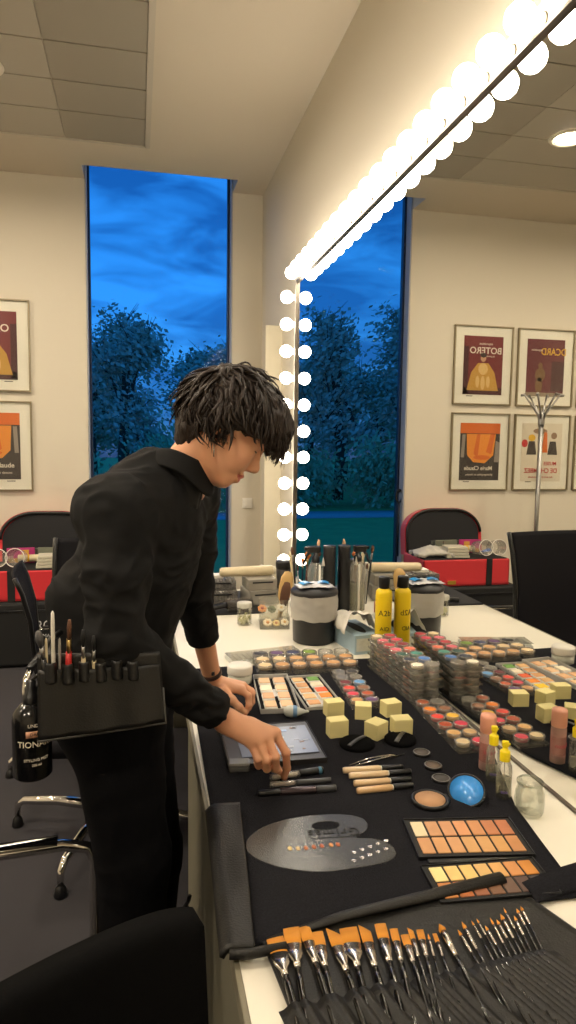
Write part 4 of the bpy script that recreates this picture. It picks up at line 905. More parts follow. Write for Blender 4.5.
# ---------- near the glass jar
c = atz(489, 771, TZ); t = lay('lotion_bottle', 'clear pink lotion bottle with a peach cap against the mirror', 'bottle', -.098, 1.475, TZ)
MB().lathe([(0, 0), (.0175, 0), (.019, .002), (.019, .098), (.018, .102)], 28, cap=False).build('body', clear('pink_clear', (252, 240, 236), body=.42, bcol=(238, 196, 184)), t)
MB().lathe([(.0185, .102), (.0195, .104), (.0195, .140), (.018, .146), (0, .147)], 28, cap=False).build('cap', mat('peach_cap', (226, 160, 134), .42), t)
MB().lathe([(.0192, .03), (.0192, .078)], 28, cap=False).build('label', clear('rose_label', (250, 235, 232), body=.30, bcol=(228, 160, 152)), t)
o = text('lotion', .016, mat('rose_ink', (150, 60, 70), .5), parent=t, M=PT(0, 0, .055)); wrap_text(o.data, .0195)
def dropper(x, y, label, h, r, fill):
    t = thing('dropper_bottle', label, 'bottle', (x, y, TZ), R(-25))
    MB().lathe([(0, 0), (r * .9, 0), (r, .003), (r, h * .72), (r * .94, h * .86), (r * .62, h * .97), (r * .58, h)], 28, cap=False).build('bottle', M_clear, t)
    MB().lathe([(0, .003), (r * .93, .003), (r * .93, h * fill), (0, h * fill)], 24, cap=False).build('liquid', clear('water_clear', (250, 250, 240), gloss=.1, body=.12, bcol=(235, 232, 205)), t)
    MB().lathe([(r * .66, h * .97), (r * .66, h + .018), (r * .60, h + .020), (r * .36, h + .021), (r * .34, h + .030)], 24, cap=False).build('collar', mat('bright_yellow_plastic', (248, 222, 20), .35), t)
    b = MB(); b.box((.0, 0, h + .036), (r * .9, r * .62, .014), .003); b.tube([(r * .3, 0, h + .036), (r * .62, 0, h + .036)], r * .14, 8); b.build('nozzle', mat('bright_yellow_plastic'), t)
    MB().tube([(0, 0, .008), (0, 0, h)], .0012, 6).build('dip_tube', M_clearm, t)
    o = text('eco', .011, mat('violet_ink', (90, 70, 140), .5), parent=t, M=PT(.0, 0, h * .28)); wrap_text(o.data, r * 1.02)
c = atz(503, 800, TZ); dropper(c.x, c.y, 'clear pump bottle with a yellow nozzle, the one nearer the glass jar', .098, .0175, .55)
c = atz(499, 787, TZ); dropper(c.x - .004, c.y + .025, 'clear pump bottle with a yellow nozzle standing behind the other one', .098, .0165, .4)
c = atz(536, 820, TZ); t = thing('glass_jar', 'empty squat glass yoghurt jar on the cream counter', 'jar', (c.x, c.y + .028, TZ))
MB().lathe([(0, 0), (.024, 0), (.028, .003), (.031, .010), (.032, .03), (.031, .048), (.027, .060), (.0262, .066), (.0285, .070), (.0285, .075), (.0265, .077), (.0245, .075), (.0245, .062), (.0285, .048), (.0295, .03), (.028, .010), (.022, .006), (0, .006)], 36, cap=False).build('glass', clear('jar_glass', (253, 254, 251), gloss=.2, rough=.01, k=.4, body=.05, bcol=(235, 240, 228)), t)
MB().lathe([(.0287, .0705), (.0290, .0725), (.0287, .0748)], 36, cap=False).build('rim', clear('rim_glass', (225, 235, 222), gloss=.6, k=.9, body=.1), t)

# ================================================================== BRUSH ROLL
t = thing('brush_roll', 'black leatherette brush roll opened across the near end of the counter', 'brush roll', (0, 0, 0))
BR = [((274.7, 938), (284, 977), (293.5, 1007), 19, 'f', 'leftmost wide flat brush'), ((291, 928), (297.5, 969), (303, 1004), 18, 'f', 'second flat brush from the left, tallest of the wide ones'), ((304, 927), (312, 965), (326, 999), 13, 'f', 'third flat brush from the left, half behind its neighbour'),
 ((317, 932), (325, 968), (331, 997), 13, 'f', 'fourth flat brush from the left with a short orange edge'), ((332.5, 930), (345, 972.5), (354, 997), 14, 'a', 'slanted brush left of the wide middle flat brush'), ((348, 928), (357.5, 968), (364, 996), 20, 'f', 'wide flat brush in the middle of the large ones'),
 ((364, 927), (375, 968), (382, 997), 12, 'a', 'slanted brush right of the wide middle flat brush'), ((380, 924), (389, 963), (396.5, 994), 13, 'f', 'tall flat brush at the right end of the large ones'), ((393.5, 929), (401, 962), (407, 990), 9, 'f', 'small flat brush next to the last large one'),
 ((404.5, 935), (412.6, 963), (419, 984), 9, 'f', 'short small flat brush with bent silver ferrule'), ((410, 929), (417, 957), (425.5, 983), 6, 'a', 'narrow slanted brush among the small flat ones'), ((419.7, 930), (427, 957), (432, 983), 8, 'f', 'small flat brush before the thin ones'),
 ((428, 934), (435, 957), (440, 983), 3, 'r', 'thin detail brush left of a narrow flat one'), ((434.5, 934), (443, 957), (450, 979.5), 5, 'f', 'narrow flat brush left of the big pointed one'), ((439, 924), (454.6, 957), (467.5, 981), 9, 'r', 'big pointed round brush'),
 ((457.8, 930), (469, 953.6), (482, 973), 4, 'r', 'slim pointed brush right of the big pointed one'), ((461.7, 922), (474.6, 950), (487, 971), 5, 'r', 'tall slim pointed brush with a long orange tip'), ((471.4, 921), (480.4, 939), (497, 970), 2.5, 'r', 'fine liner brush, left one of the close pair'),
 ((476.5, 919), (484.6, 936), (502, 967), 2.5, 'r', 'fine liner brush, right one of the close pair'), ((485, 926), (495, 945.6), (506.5, 965), 4, 'r', 'low pointed brush with an orange tip among the liners'), ((490, 918), (501, 944), (513, 965), 3, 'r', 'long-ferruled liner brush left of an orange pair'),
 ((496.6, 920), (508, 939), (518.5, 962), 4, 'r', 'small orange-tipped brush, lower of the orange pair'), ((500.2, 914), (512.7, 939), (523.5, 960), 5, 'r', 'small orange-tipped brush, upper of the orange pair'), ((503.5, 908), (515.5, 929), (528, 958), 2.5, 'r', 'tallest fine liner brush'),
 ((514, 916), (524, 936), (532.5, 957), 4, 'r', 'third brush from the right end'), ((516.5, 909), (529.5, 926), (538.5, 955), 4, 'r', 'second brush from the right end'), ((520.5, 906.5), (531.5, 924.6), (543, 953), 4, 'r', 'rightmost small brush')]
ZR = .7635
pk = [atz(*q[2], ZR) for q in BR]
E0 = atz(262, 944, .757); E1 = atz(508, 884, .757)
e_ = (E1 - E0).normalized(); nrm = Vector((e_.y, -e_.x, 0))   # towards the camera
def base(u, v):
    a = E0.lerp(E1, u); p = a + nrm * (v * .30) + e_ * (v * .06 * u); p.z = .7572 + .0006 * math.sin(u * 12); return p
MB().grid(base, 30, 16, thick=.004).build('back_panel', M_leather, t)
q0 = E0 + nrm * .0 + Vector((0, 0, .002)); 
b = MB(); b.tube([q0 + e_ * (.01), q0.lerp(E1, .3) + Vector((0, .004, .010)), q0.lerp(E1, .6) + Vector((0, .006, .009)), E1 + Vector((-.01, .004, .011))], [.007, .010, .012, .014], 14, flat=.6); b.build('rolled_edge', M_leather, t)
b = MB(); b.tube([E0 + e_ * .003 + Vector((0, 0, .0015)), base(0, .5) + Vector((0, 0, .0015)), base(0, 1) + Vector((0, 0, .0015))], .003, 8); b.build('binding', mat('roll_binding', (40, 38, 36), .5), t); b = MB(); b.tube([E1 + Vector((0, 0, .0015)), base(1, .5) + Vector((0, 0, .0015)), base(1, 1) + Vector((0, 0, .0015))], .003, 8)
b.build('binding', mat('roll_binding', (40, 38, 36), .5), t)
Lp = pk[0] - e_ * .022; Rp = pk[-1] + e_ * .022; n = 260
cent = [((p - Lp).dot(e_) / (Rp - Lp).dot(e_), .0042 + .0035 * (BR[i][3] > 10)) for i, p in enumerate(pk)]
LW = (Rp - Lp).length
def pocket(u, v):
    # pocket lip follows the brushes' entry points
    a = Lp.lerp(Rp, u); h = 0
    for c_, r_ in cent:
        dx = (u - c_ + .0 * v) * LW; h = max(h, (r_ + .0035) * math.exp(-(dx / (r_ + .003)) ** 2))
    i = min(range(len(cent)), key=lambda k: abs(cent[k][0] - u)); 
    p = a + nrm * (v * .235) + e_ * (v * .055 * (.2 + u)); p.z = .7590 + h * (1 - .25 * v) + .0018; return p
MB().grid(pocket, n, 14, thick=.0018).build('pockets', M_leather, t)
M_tak = mat('orange_taklon', (246, 164, 56), .5, bump=.8, bscale=900, aniso=(6, 6, .5)); M_hand = mat('glossy_black_handle', (14, 13, 13), .15, coat=.5); M_ferr = mat('nickel_ferrule', (205, 198, 190), .22, 1.0)
for tip, fe, pc, w_, ty, lb in BR:
    T_, F_, P_ = atz(*tip, ZR + .004), atz(*fe, ZR + .004), atz(*pc, ZR)
    d = (P_ - T_).normalized(); L1 = (F_ - T_).length; wm = w_ / CF * 1.04
    o = thing('paint_brush', lb + ' in the brush roll', 'brush', P_, math.atan2(d.x, -d.y))
    inv = (TR(*P_) @ RZ(math.atan2(d.x, -d.y))).inverted()
    # local: -y towards the handle end, +y towards the tip
    yt = (inv @ T_).y; yf = (inv @ F_).y; r = max(.0022, min(.0052, wm * .30)); zz = .0045
    hl = L1 * (.42 if ty != 'r' else .28)
    def ring(y, hw, ht, sk=0, nn=14, z_=zz): return [(hw * math.cos(2 * PI * k / nn), y + sk * math.cos(2 * PI * k / nn), z_ + ht * math.sin(2 * PI * k / nn)) for k in range(nn)]
    def loft(rs, nm, m):
        vs = [p for r_ in rs for p in r_]; nn = len(rs[0]); fs = [[a * nn + k, a * nn + (k + 1) % nn, (a + 1) * nn + (k + 1) % nn, (a + 1) * nn + k] for a in range(len(rs) - 1) for k in range(nn)] + [list(range(nn)), list(range((len(rs) - 1) * nn, len(rs) * nn))]
        return MB().add(vs, fs, 0, True).build(nm, m, o)
    if ty == 'r':
        hw = max(.0014, wm * .45)
        loft([ring(yt, .0003, .0003), ring(yt - hl * .35, hw * .55, hw * .55), ring(yt - hl * .7, hw, hw), ring(yt - hl * 1.02, hw * .8, hw * .8)], 'bristles', M_tak)
        loft([ring(yt - hl, hw * .86, hw * .86), ring(yt - hl * 1.5, hw * 1.0, hw * 1.0), ring(yf, r, r)], 'ferrule', M_ferr)
    else:
        hw = wm / 2; sk = hw * .9 if ty == 'a' else hw * .12
        loft([ring(yt + (0 if ty == 'f' else -sk * .4), hw * .97, .0008, sk * (-1 if ty == 'a' else 1)), ring(yt - hl * .6, hw * 1.0, .0022, 0), ring(yt - hl * 1.03, hw * .93, .0028)], 'bristles', M_tak)
        loft([ring(yt - hl, hw * .96, .0032), ring(yt - hl - (yt - hl - yf) * .45, hw * .86, .0036), ring(yt - hl - (yt - hl - yf) * .75, r * 1.1, r * .95), ring(yf, r, r)], 'ferrule', M_ferr)
    loft([ring(yf + .001, r * .96, r * .96), ring(yf * .5, r * 1.12, r * 1.12), ring(-.02, r * 1.0, r * 1.0, z_=.003), ring(-.13, r * .5, r * .5, z_=.002)], 'handle', M_hand)

# ================================================================== CHAIRS
M_mesh = mat('black_chair_mesh', (22, 21, 25), .85, bump=.6, bscale=600, spec=.15)
def chair(label, x, y, rz, base_rot=0.0, sled=0):
    t = thing('office_chair', label, 'chair', (x, y, 0), rz)     # faces local +x
    prof = [(-.20, .50), (-.225, .60), (-.235, .72), (-.245, .86), (-.275, 1.0), (-.305, 1.085)]
    def back(u, v):
        k = v * (len(prof) - 1); i = min(int(k), len(prof) - 2); f = k - i; px, pz = prof[i][0] + (prof[i + 1][0] - prof[i][0]) * f, prof[i][1] + (prof[i + 1][1] - prof[i][1]) * f
        return (px - .02 * (1 - (2 * u - 1) ** 2), (u - .5) * (.44 + .02 * v), pz)
    MB().grid(back, 16, 20, thick=.012).build('backrest', M_mesh, t)
    for s_ in (0, 1): MB().tube([Vector(back(s_, v / 10)) + Vector((-.004, (s_ - .5) * .02, 0)) for v in range(11)], .011, 8).build('back_frame', M_black, t)
    MB().grid(lambda u, v: (-.22 + .47 * u, (v - .5) * .47, .475 - .02 * math.sin(PI * u) - .05 * max(0, u - .85) * 6 * .3), 14, 14, thick=.05).build('seat', M_mesh, t)
    for s_ in (-1, 1) if sled else ():
        F = sled; MB().tube([(-.24, s_ * .25, .63), (-.19, s_ * .25, .655), (F - .07, s_ * .25, .668), (F - .015, s_ * .25, .655), (F, s_ * .25, .62), (F - .005, s_ * .25, .35), (F - .012, s_ * .25, .05), (F - .05, s_ * .25, .014), (-.25, s_ * .25, .014)], [.013] * 9, 12).build('armrest', M_chrome, t)
        MB().tube([(-.19, s_ * .25, .668), (F - .08, s_ * .25, .680)], [.018, .018], 10, flat=.4).build('arm_pad', M_chrome, t)
    if sled:
        MB().tube([(0, -.25, .42), (0, .25, .42)], .013, 10).build('cross_bar', M_chrome, t); return t
    for s_ in (-1, 1):
        MB().tube([(-.24, s_ * .245, .66), (-.20, s_ * .25, .672), (.10, s_ * .25, .672), (.155, s_ * .25, .66), (.175, s_ * .25, .62), (.165, s_ * .25, .50), (.10, s_ * .245, .43), (-.10, s_ * .20, .425)], [.012] * 8, 12, flat=.75).build('armrest', M_chrome, t)
        MB().tube([(-.21, s_ * .251, .684), (.11, s_ * .251, .684)], [.013, .013], 10, flat=.5).build('arm_pad', M_black, t)
    MB().tube([(0, 0, .09), (0, 0, .25), (0, 0, .25), (0, 0, .43)], [.03, .03, .02, .02], 16).build('column', M_chrome, t)
    for k in range(4):
        a = base_rot + k * PI / 2; c, s_ = math.cos(a), math.sin(a)
        l = MB().tube([(c * .02, s_ * .02, .115), (c * .20, s_ * .20, .118), (c * .345, s_ * .345, .105), (c * .375, s_ * .375, .085), (c * .378, s_ * .378, .035)], [.022, .018, .015, .013, .011], 12).build('leg', M_chrome, t)
        MB().lathe([(0, 0), (.022, 0), (.024, .006), (.018, .03), (.010, .04)], 16, M=TR(c * .378, s_ * .378, 0), cap=False).build('glide', M_black, l)
    return t
t = chair('black chair behind the person with chrome star base, its high back seen in the mirror', -1.075, 2.66, R(-96), R(75)); t.scale = (1, 1, 1.06)
t = chair('lower black chair at the left edge in front of the red case, seen side on', -1.19, 3.40, R(6), R(20)); t.scale = (1, 1, .88)
t = chair('black chair at the left edge whose chrome armrest reaches towards the legs', -1.56, 1.225, R(2), 0, .53)
# padded stool back close to the camera
t = thing('padded_chair', 'black upholstered chair close to the camera at the bottom left', 'chair', (-1.085, .735, 0), R(17))
def pb(u, v):
    x = (u - .5) * .48; return (x, .02 + .015 * math.sin(PI * u) - .05 * (1 - v) , .50 + .44 * v - .02 * v * abs(2 * u - 1) ** 6 + .012 * math.sin(PI * u) * v + .11 * (u - .9) * v)
MB().grid(pb, 30, 14, thick=.05).build('backrest', mat('black_upholstery', (8, 8, 9), .95, bump=.4, bscale=500, spec=.08), t)
MB().box((0, -.16, .43), (.42, .40, .09), .035, seg=4, smooth=True).build('seat', MC['black_upholstery'], t)
for sx_ in (-1, 1):
    for sy_ in (-.34, -.03): MB().tube([(sx_ * .2, sy_, .40), (sx_ * .23, sy_ * 1.08, .0)], .013, 10).build('leg', M_black, t)
# ================================================================== PERSON
import openvdb
def V(p): return np.array((p[0], p[1], p[2]), dtype=np.float32)
def sdf_mesh(prims, h, pad=.02, clampv=.02):
    """smooth union of tapered capsules and ellipsoids, cut by planes -> vertices and quads of one continuous surface"""
    lo = np.array([1e9] * 3); hi = -lo
    for p in prims:
        if p[0] == 'cap': pts = [V(p[1]) - max(p[3], p[4]), V(p[1]) + max(p[3], p[4]), V(p[2]) - max(p[3], p[4]), V(p[2]) + max(p[3], p[4])]
        elif p[0] == 'ell': r = max(p[2]); pts = [V(p[1]) - r, V(p[1]) + r]
        else: continue
        for q in pts: lo = np.minimum(lo, q); hi = np.maximum(hi, q)
    lo -= pad; hi += pad; n = np.ceil((hi - lo) / h).astype(int) + 1
    Dg = np.full(tuple(n), .1, dtype=np.float32)
    def win(a, b):
        i0 = np.clip(np.floor((a - lo) / h).astype(int), 0, n - 1); i1 = np.clip(np.ceil((b - lo) / h).astype(int) + 1, 1, n)
        ax = [(lo[k] + h * np.arange(i0[k], i1[k])).astype(np.float32) for k in range(3)]
        return tuple(slice(i0[k], i1[k]) for k in range(3)), ax[0][:, None, None], ax[1][None, :, None], ax[2][None, None, :]
    for p in prims:
        op = p[0]
        if op in ('cap', 'subcap'):
            a, b, ra, rb, k = V(p[1]), V(p[2]), p[3], p[4], p[5]; m = max(ra, rb) + k + clampv
            sl, X, Y, Z = win(np.minimum(a, b) - m, np.maximum(a, b) + m); ab = b - a; L = float(ab @ ab) + 1e-12
            t = np.clip(((X - a[0]) * ab[0] + (Y - a[1]) * ab[1] + (Z - a[2]) * ab[2]) / L, 0, 1)
            d = np.sqrt((X - a[0] - t * ab[0]) ** 2 + (Y - a[1] - t * ab[1]) ** 2 + (Z - a[2] - t * ab[2]) ** 2) - (ra + (rb - ra) * t)
        elif op in ('ell', 'subell'):
            c, r, M, k = V(p[1]), p[2], p[3], p[4]; m = max(r) + k + clampv
            sl, X, Y, Z = win(c - m, c + m); q2 = 0; q4 = 0
            for i in range(3):
                ax = M[i]; l = (X - c[0]) * ax[0] + (Y - c[1]) * ax[1] + (Z - c[2]) * ax[2]; q2 = q2 + (l / r[i]) ** 2; q4 = q4 + (l / r[i] ** 2) ** 2
            k0 = np.sqrt(q2); k1 = np.sqrt(q4) + 1e-9; d = k0 * (k0 - 1) / k1
        elif op == 'plane':
            c, nn, rad = V(p[1]), V(p[2]), p[3]; sl, X, Y, Z = win(c - rad, c + rad)
            d = (X - c[0]) * nn[0] + (Y - c[1]) * nn[1] + (Z - c[2]) * nn[2]; Dg[sl] = np.maximum(Dg[sl], d); continue
        o = Dg[sl]
        if op.startswith('sub'):
            hh = np.maximum(k - np.abs(o + d), 0) / k; Dg[sl] = np.maximum(o, -d) + hh * hh * k * .25
        else:
            hh = np.maximum(k - np.abs(o - d), 0) / k; Dg[sl] = np.minimum(o, d) - hh * hh * k * .25
    Dg = np.clip(Dg, -clampv, clampv)
    g = openvdb.FloatGrid(background=clampv); g.copyFromArray(Dg, tolerance=1e-5)
    pts, quads = g.convertToQuads(isovalue=0.0)
    return pts * h + lo, quads[:, ::-1]
def sdf_obj(name, prims, h, m, parent, disp=None):
    P, Q = sdf_mesh(prims, h); me = bpy.data.meshes.new(name)
    me.from_pydata(P.tolist(), [], Q.tolist()); 
    for q in (m if isinstance(m, list) else [m]): me.materials.append(q)
    me.polygons.foreach_set('use_smooth', [True] * len(me.polygons)); me.update()
    bm = bmesh.new(); bm.from_mesh(me); bmesh.ops.recalc_face_normals(bm, faces=bm.faces[:]); bmesh.ops.smooth_vert(bm, verts=bm.verts[:], factor=.5, use_axis_x=True, use_axis_y=True, use_axis_z=True)
    if disp:
        bm.normal_update()
        for v in bm.verts: v.co += v.normal * disp(v.co)
    bm.to_mesh(me); bm.free()
    o = bpy.data.objects.new(name, me); COL.objects.link(o)
    if parent: o.parent = parent; o.matrix_parent_inverse = parent.matrix_world.inverted()
    return o
P = lambda u, v, y: aty(u, v, y)
I3 = (Vector((1, 0, 0)), Vector((0, 1, 0)), Vector((0, 0, 1)))
# joints
Rs, Re, Rw = P(116, 512, 1.44), P(116, 640, 1.39), P(226, 719, 1.49)
Ls, Le, Lw = P(192, 494, 1.76), P(193, 592, 1.82), P(213, 681, 1.93)
Pel = P(114, 672, 1.62); Nb = P(160, 486, 1.61)
Rh, Rk = P(112, 705, 1.53), P(134, 858, 1.50); Lh, Lk = P(127, 705, 1.71), P(150, 855, 1.70)
Ra = Vector((Rk.x - .02, Rk.y + .01, .09)); La = Vector((Lk.x - .02, Lk.y + .02, .09))
Lat = (Ls - Rs); Lat.z = 0; Lat.normalize(); Tor = (Nb - Pel).normalized(); Fd = Lat.cross(Tor).normalized(); Lat = Tor.cross(Fd).normalized()
if Fd.x < 0: Fd = -Fd
TA = (Lat, Fd, Tor)
HO = P(227, 428, 1.575); hf = Vector((.80, -.14, -.60)).normalized(); hu = Vector((.6, 0, .8)); hu = (hu - hf * hu.dot(hf)).normalized(); hs = hf.cross(hu).normalized()
HM = (hf, hu, hs)
HL = lambda f, u, s: HO + hf * f + hu * u + hs * s
feet = []
sk = []
def torso(infl):
    i = infl
    return [('ell', Pel.lerp(Nb, .66), (.160 + i, .105 + i, .17 + i), TA, .05), ('ell', Pel.lerp(Nb, .34), (.138 + i, .095 + i, .14 + i), TA, .06),
            ('ell', Pel + Vector((0, 0, -.03)), (.160 + i, .112 + i, .12 + i), TA, .06), ('cap', Rs.lerp(Ls, .08), Rs.lerp(Ls, .92), .052 + i, .052 + i, .07),
            ('cap', Pel.lerp(Nb, .6) - Fd * .03, Nb - Fd * .02, .09 + i, .06 + i, .07)]
sk += torso(0)
sk += [('cap', Rs, Re, .046, .036, .03), ('cap', Re, Rw, .038, .025, .02), ('cap', Ls, Le, .046, .036, .03), ('cap', Le, Lw, .038, .025, .02)]
sk += [('cap', Rh, Rk, .085, .055, .04), ('cap', Rk, Ra, .055, .036, .03), ('cap', Lh, Lk, .085, .055, .04), ('cap', Lk, La, .055, .036, .03)]
for a in (Ra, La): sk += [('cap', a + Vector((-.03, 0, -.035)), a + Vector((.15, -.03, -.055)), .034, .024, .03)]
# neck and head
sk += [('cap', HL(-.026, -.055, 0), Nb + Fd * .022, .048, .052, .03), ('cap', HL(.0, -.075, 0), P(190, 486, 1.60), .036, .04, .03)]
sk += [('ell', HL(-.010, .040, 0), (.097, .083, .075), HM, .02), ('ell', HL(.030, -.012, 0), (.058, .078, .062), HM, .03), ('ell', HL(.034, -.070, 0), (.045, .045, .046), HM, .03),
       ('ell', HL(.066, -.103, 0), (.017, .016, .020), HM, .022), ('cap', HL(.084, .022, -.028), HL(.084, .022, .028), .010, .010, .022)]
for s_ in (-1, 1):
    sk += [('cap', HL(-.008, -.052, s_ * .050), HL(.055, -.098, s_ * .020), .017, .014, .025), ('ell', HL(.060, -.032, s_ * .036), (.026, .024, .022), HM, .025),
           ('subell', HL(.101, .001, s_ * .031), (.014, .011, .016), HM, .012), ('ell', HL(.0755, .001, s_ * .031), (.0145, .012, .0165), HM, .006)]
sk += [('cap', HL(.070, -.050, -.012), HL(.070, -.050, .012), .0200, .0200, .016), ('cap', HL(.068, -.080, -.010), HL(.068, -.080, .010), .019, .019, .014), ('cap', HL(.082, .012, 0), HL(.102, -.032, 0), .0090, .0115, .018), ('ell', HL(.1060, -.038, 0), (.0120, .0100, .0115), HM, .012)]
for s_ in (-1, 1): sk += [('ell', HL(.0965, -.044, s_ * .0115), (.0105, .0075, .0068), HM, .006), ('subcap', HL(.101, -.0530, s_ * .006), HL(.102, -.046, s_ * .006), .0022, .002, .003)]
sk += [('cap', HL(.0915, -.070, -.012), HL(.0915, -.070, .012), .0062, .0062, .008), ('cap', HL(.086, -.066, -.022), HL(.0925, -.070, 0), .0045, .006, .006), ('cap', HL(.086, -.066, .022), HL(.0925, -.070, 0), .0045, .006, .006),
       ('cap', HL(.0900, -.0835, -.011), HL(.0900, -.0835, .011), .0066, .0066, .008)]
for s_ in (-1, 1): sk += [('subcap', HL(.0995, -.0765, 0), HL(.081, -.0675, s_ * .029), .0022, .0016, .004), ('ell', HL(.066, -.056, s_ * .034), (.014, .016, .012), HM, .014)]
for s_ in (-1, 1): sk += [('ell', HL(-.012, -.004, s_ * .075), (.015, .028, .006), HM, .008), ('subell', HL(-.006, .002, s_ * .081), (.008, .016, .004), HM, .005), ('ell', HL(-.010, -.026, s_ * .077), (.009, .009, .005), HM, .006)]
# right hand (nearer), pointing with the index finger
MC_ = {'i': P(275, 733, 1.482), 'm': P(267, 737, 1.472), 'r': P(258.5, 740.5, 1.466), 'p': P(250.5, 743, 1.470)}
wr = Rw + (Rw - Re).normalized() * .008
for k_, r in zip('imrp', (.0135, .0138, .0130, .0115)): sk += [('cap', wr + (MC_[k_] - MC_['m']) * .35, MC_[k_], .0190, r, .014)]
sk += [('cap', MC_['i'], MC_['p'], .0115, .0100, .008), ('cap', P(250, 726, 1.50), P(262, 736, 1.495), .018, .014, .015)]
def finger(pts, rs, k=.004):
    return [('cap', a, b, ra, rb, k) for a, b, ra, rb in zip(pts, pts[1:], rs, rs[1:])] + [('ell', p, (r * 1.06,) * 3, I3, .003) for p, r in zip(pts[1:-1], rs[1:-1])]
RF = {'i': [MC_['i'], P(286, 752.5, 1.474), P(287, 768, 1.498), P(284, 777.5, 1.512)], 'm': [MC_['m'], P(275.5, 757, 1.452), P(276, 768.5, 1.470), P(272, 769, 1.494)],
      'r': [MC_['r'], P(266.5, 760, 1.446), P(267, 769, 1.466), P(263, 766, 1.490)], 'p': [MC_['p'], P(257.5, 759, 1.452), P(258.5, 766, 1.470), P(256, 763, 1.488)]}
for k_, r in zip('imrp', (.0100, .0102, .0096, .0084)): sk += finger(RF[k_], [r * 1.12, r * .97, r * .88, r * .78])
th = [P(247, 728, 1.522), P(262, 745, 1.540), P(272, 759, 1.535), P(279, 771, 1.522)]; sk += finger(th, [.017, .0125, .0108, .0088], .006)
# left hand, farther, fingers bent over the edge of the tins
ML_ = {'i': P(241, 690, 1.905), 'm': P(243, 687, 1.928), 'r': P(243, 685.5, 1.950), 'p': P(241, 685, 1.970)}
wl = Lw + (Lw - Le).normalized() * .006
for k_, r in zip('imrp', (.0130, .0132, .0125, .0112)): sk += [('cap', wl + (ML_[k_] - ML_['m']) * .35, ML_[k_], .0190, r, .013)]
sk += [('cap', ML_['i'], ML_['p'], .0115, .0100, .008)]
LF = {'i': [ML_['i'], P(248.5, 696, 1.893), P(249, 705, 1.885), P(246.5, 711, 1.888)], 'm': [ML_['m'], P(252, 693, 1.918), P(252, 702, 1.914), P(249, 708, 1.912)],
      'r': [ML_['r'], P(251.5, 691, 1.946), P(252, 699, 1.944), P(249, 704.5, 1.94)], 'p': [ML_['p'], P(248, 690, 1.972), P(249, 697, 1.970), P(247, 701, 1.966)]}
for k_, r in zip('imrp', (.0098, .0100, .0095, .0084)): sk += finger(LF[k_], [r * 1.12, r * .97, r * .88, r * .78])
sk += finger([P(222, 690, 1.90), P(232, 700, 1.880), P(239, 707, 1.872), P(245, 713, 1.876)], [.017, .0125, .0108, .0088], .006)

per = thing('person', 'person with dark wavy hair and black shirt bending over the counter, pointing at make-up', 'person', (Pel.x, Pel.y, 0))
bpy.context.view_layer.update()
M_skin = mat('skin', (226, 166, 130), .48, sss=.12, bump=.15, bscale=500, var=.06, vscale=25)
M_lip = mat('lip_skin', (200, 112, 98), .4, sss=.1)
M_nail = mat('nail', (226, 160, 134), .25, coat=.3)
body = sdf_obj('body', sk, .0031, [M_skin, M_lip], per)
lipc = [(HL(.097, -.0705, 0)), (HL(.096, -.0835, 0))]
def inlip(c):
    d = c - HO; f, u, s = d.dot(hf), d.dot(hu), d.dot(hs); uu = u - abs(s) * .16 
    return f > .072 and abs(s) < .026 and (-.0765 - .0145 * (1 - (s / .026) ** 2)) < uu < (-.0765 + .0125 * (1 - (s / .026) ** 2))
me = body.data; idx = []
for p_ in me.polygons:
    if inlip(Vector(p_.center)): p_.material_index = 1
# nails
def nail(a, b, r, up):
    d = (b - a).normalized(); up = (up - d * up.dot(d)).normalized(); sd = d.cross(up); c = b - d * r * .15 + up * r * .80
    M = Matrix(((sd.x, d.x, up.x, c.x), (sd.y, d.y, up.y, c.y), (sd.z, d.z, up.z, c.z), (0, 0, 0, 1)))
    o = MB().sphere((0, 0, 0), 1, n=12, M=M @ Matrix.Diagonal((r * .72, r * .95, r * .30, 1))).build('fingernail', M_nail); o.parent = per; o.matrix_parent_inverse = per.matrix_world.inverted()
nail(RF['i'][2], RF['i'][3], .0078, Vector((.5, -1, .0))); nail(LF['i'][2], LF['i'][3], .0078, Vector((1, -.5, .2)))
nail(LF['m'][2], LF['m'][3], .0078, Vector((1, -.2, .2)))
def child(o): o.parent = per; o.matrix_parent_inverse = per.matrix_world.inverted(); return o
# closed lids, lashes, brows
M_hair = mat('dark_brown_hair', (38, 27, 21), .5, bump=.5, bscale=300, var=.3, vscale=60, aniso=(1, 1, 1), spec=.4)
for s_ in (-1, 1):
    pts = [HL(.0865 - .010 * abs(t) ** 2, -.0065 - .0015 * (1 - t * t), s_ * .031 + t * .0145) for t in [-1, -.6, -.2, .2, .6, 1]]
    child(MB().tube([p + hf * .0016 for p in pts], [.0006, .0012, .0015, .0016, .0015, .001], 6).build('eyelashes', M_hair))
    pts = [HL(.0945 - .012 * abs(t) ** 2, .0235 + .003 * (1 - t * t), s_ * .030 + t * .018) for t in [-1, -.5, 0, .5, 1]]
    child(MB().tube(pts, [.0012, .0026, .003, .0026, .0012], 8, flat=.6).build('eyebrow', M_hair))
# earring
e0 = HL(-.012, -.034, .081)
b = MB(); b.sphere(e0, .0028, n=10); b.tube([e0, e0 + Vector((.0, 0, -.052))], .0011, 6); b.tube([e0 + Vector((0, 0, -.020)), e0 + Vector((0, 0, -.052))], .0016, 8)
child(b.build('earring', M_chrome))['label'] = 'silver bar earring'
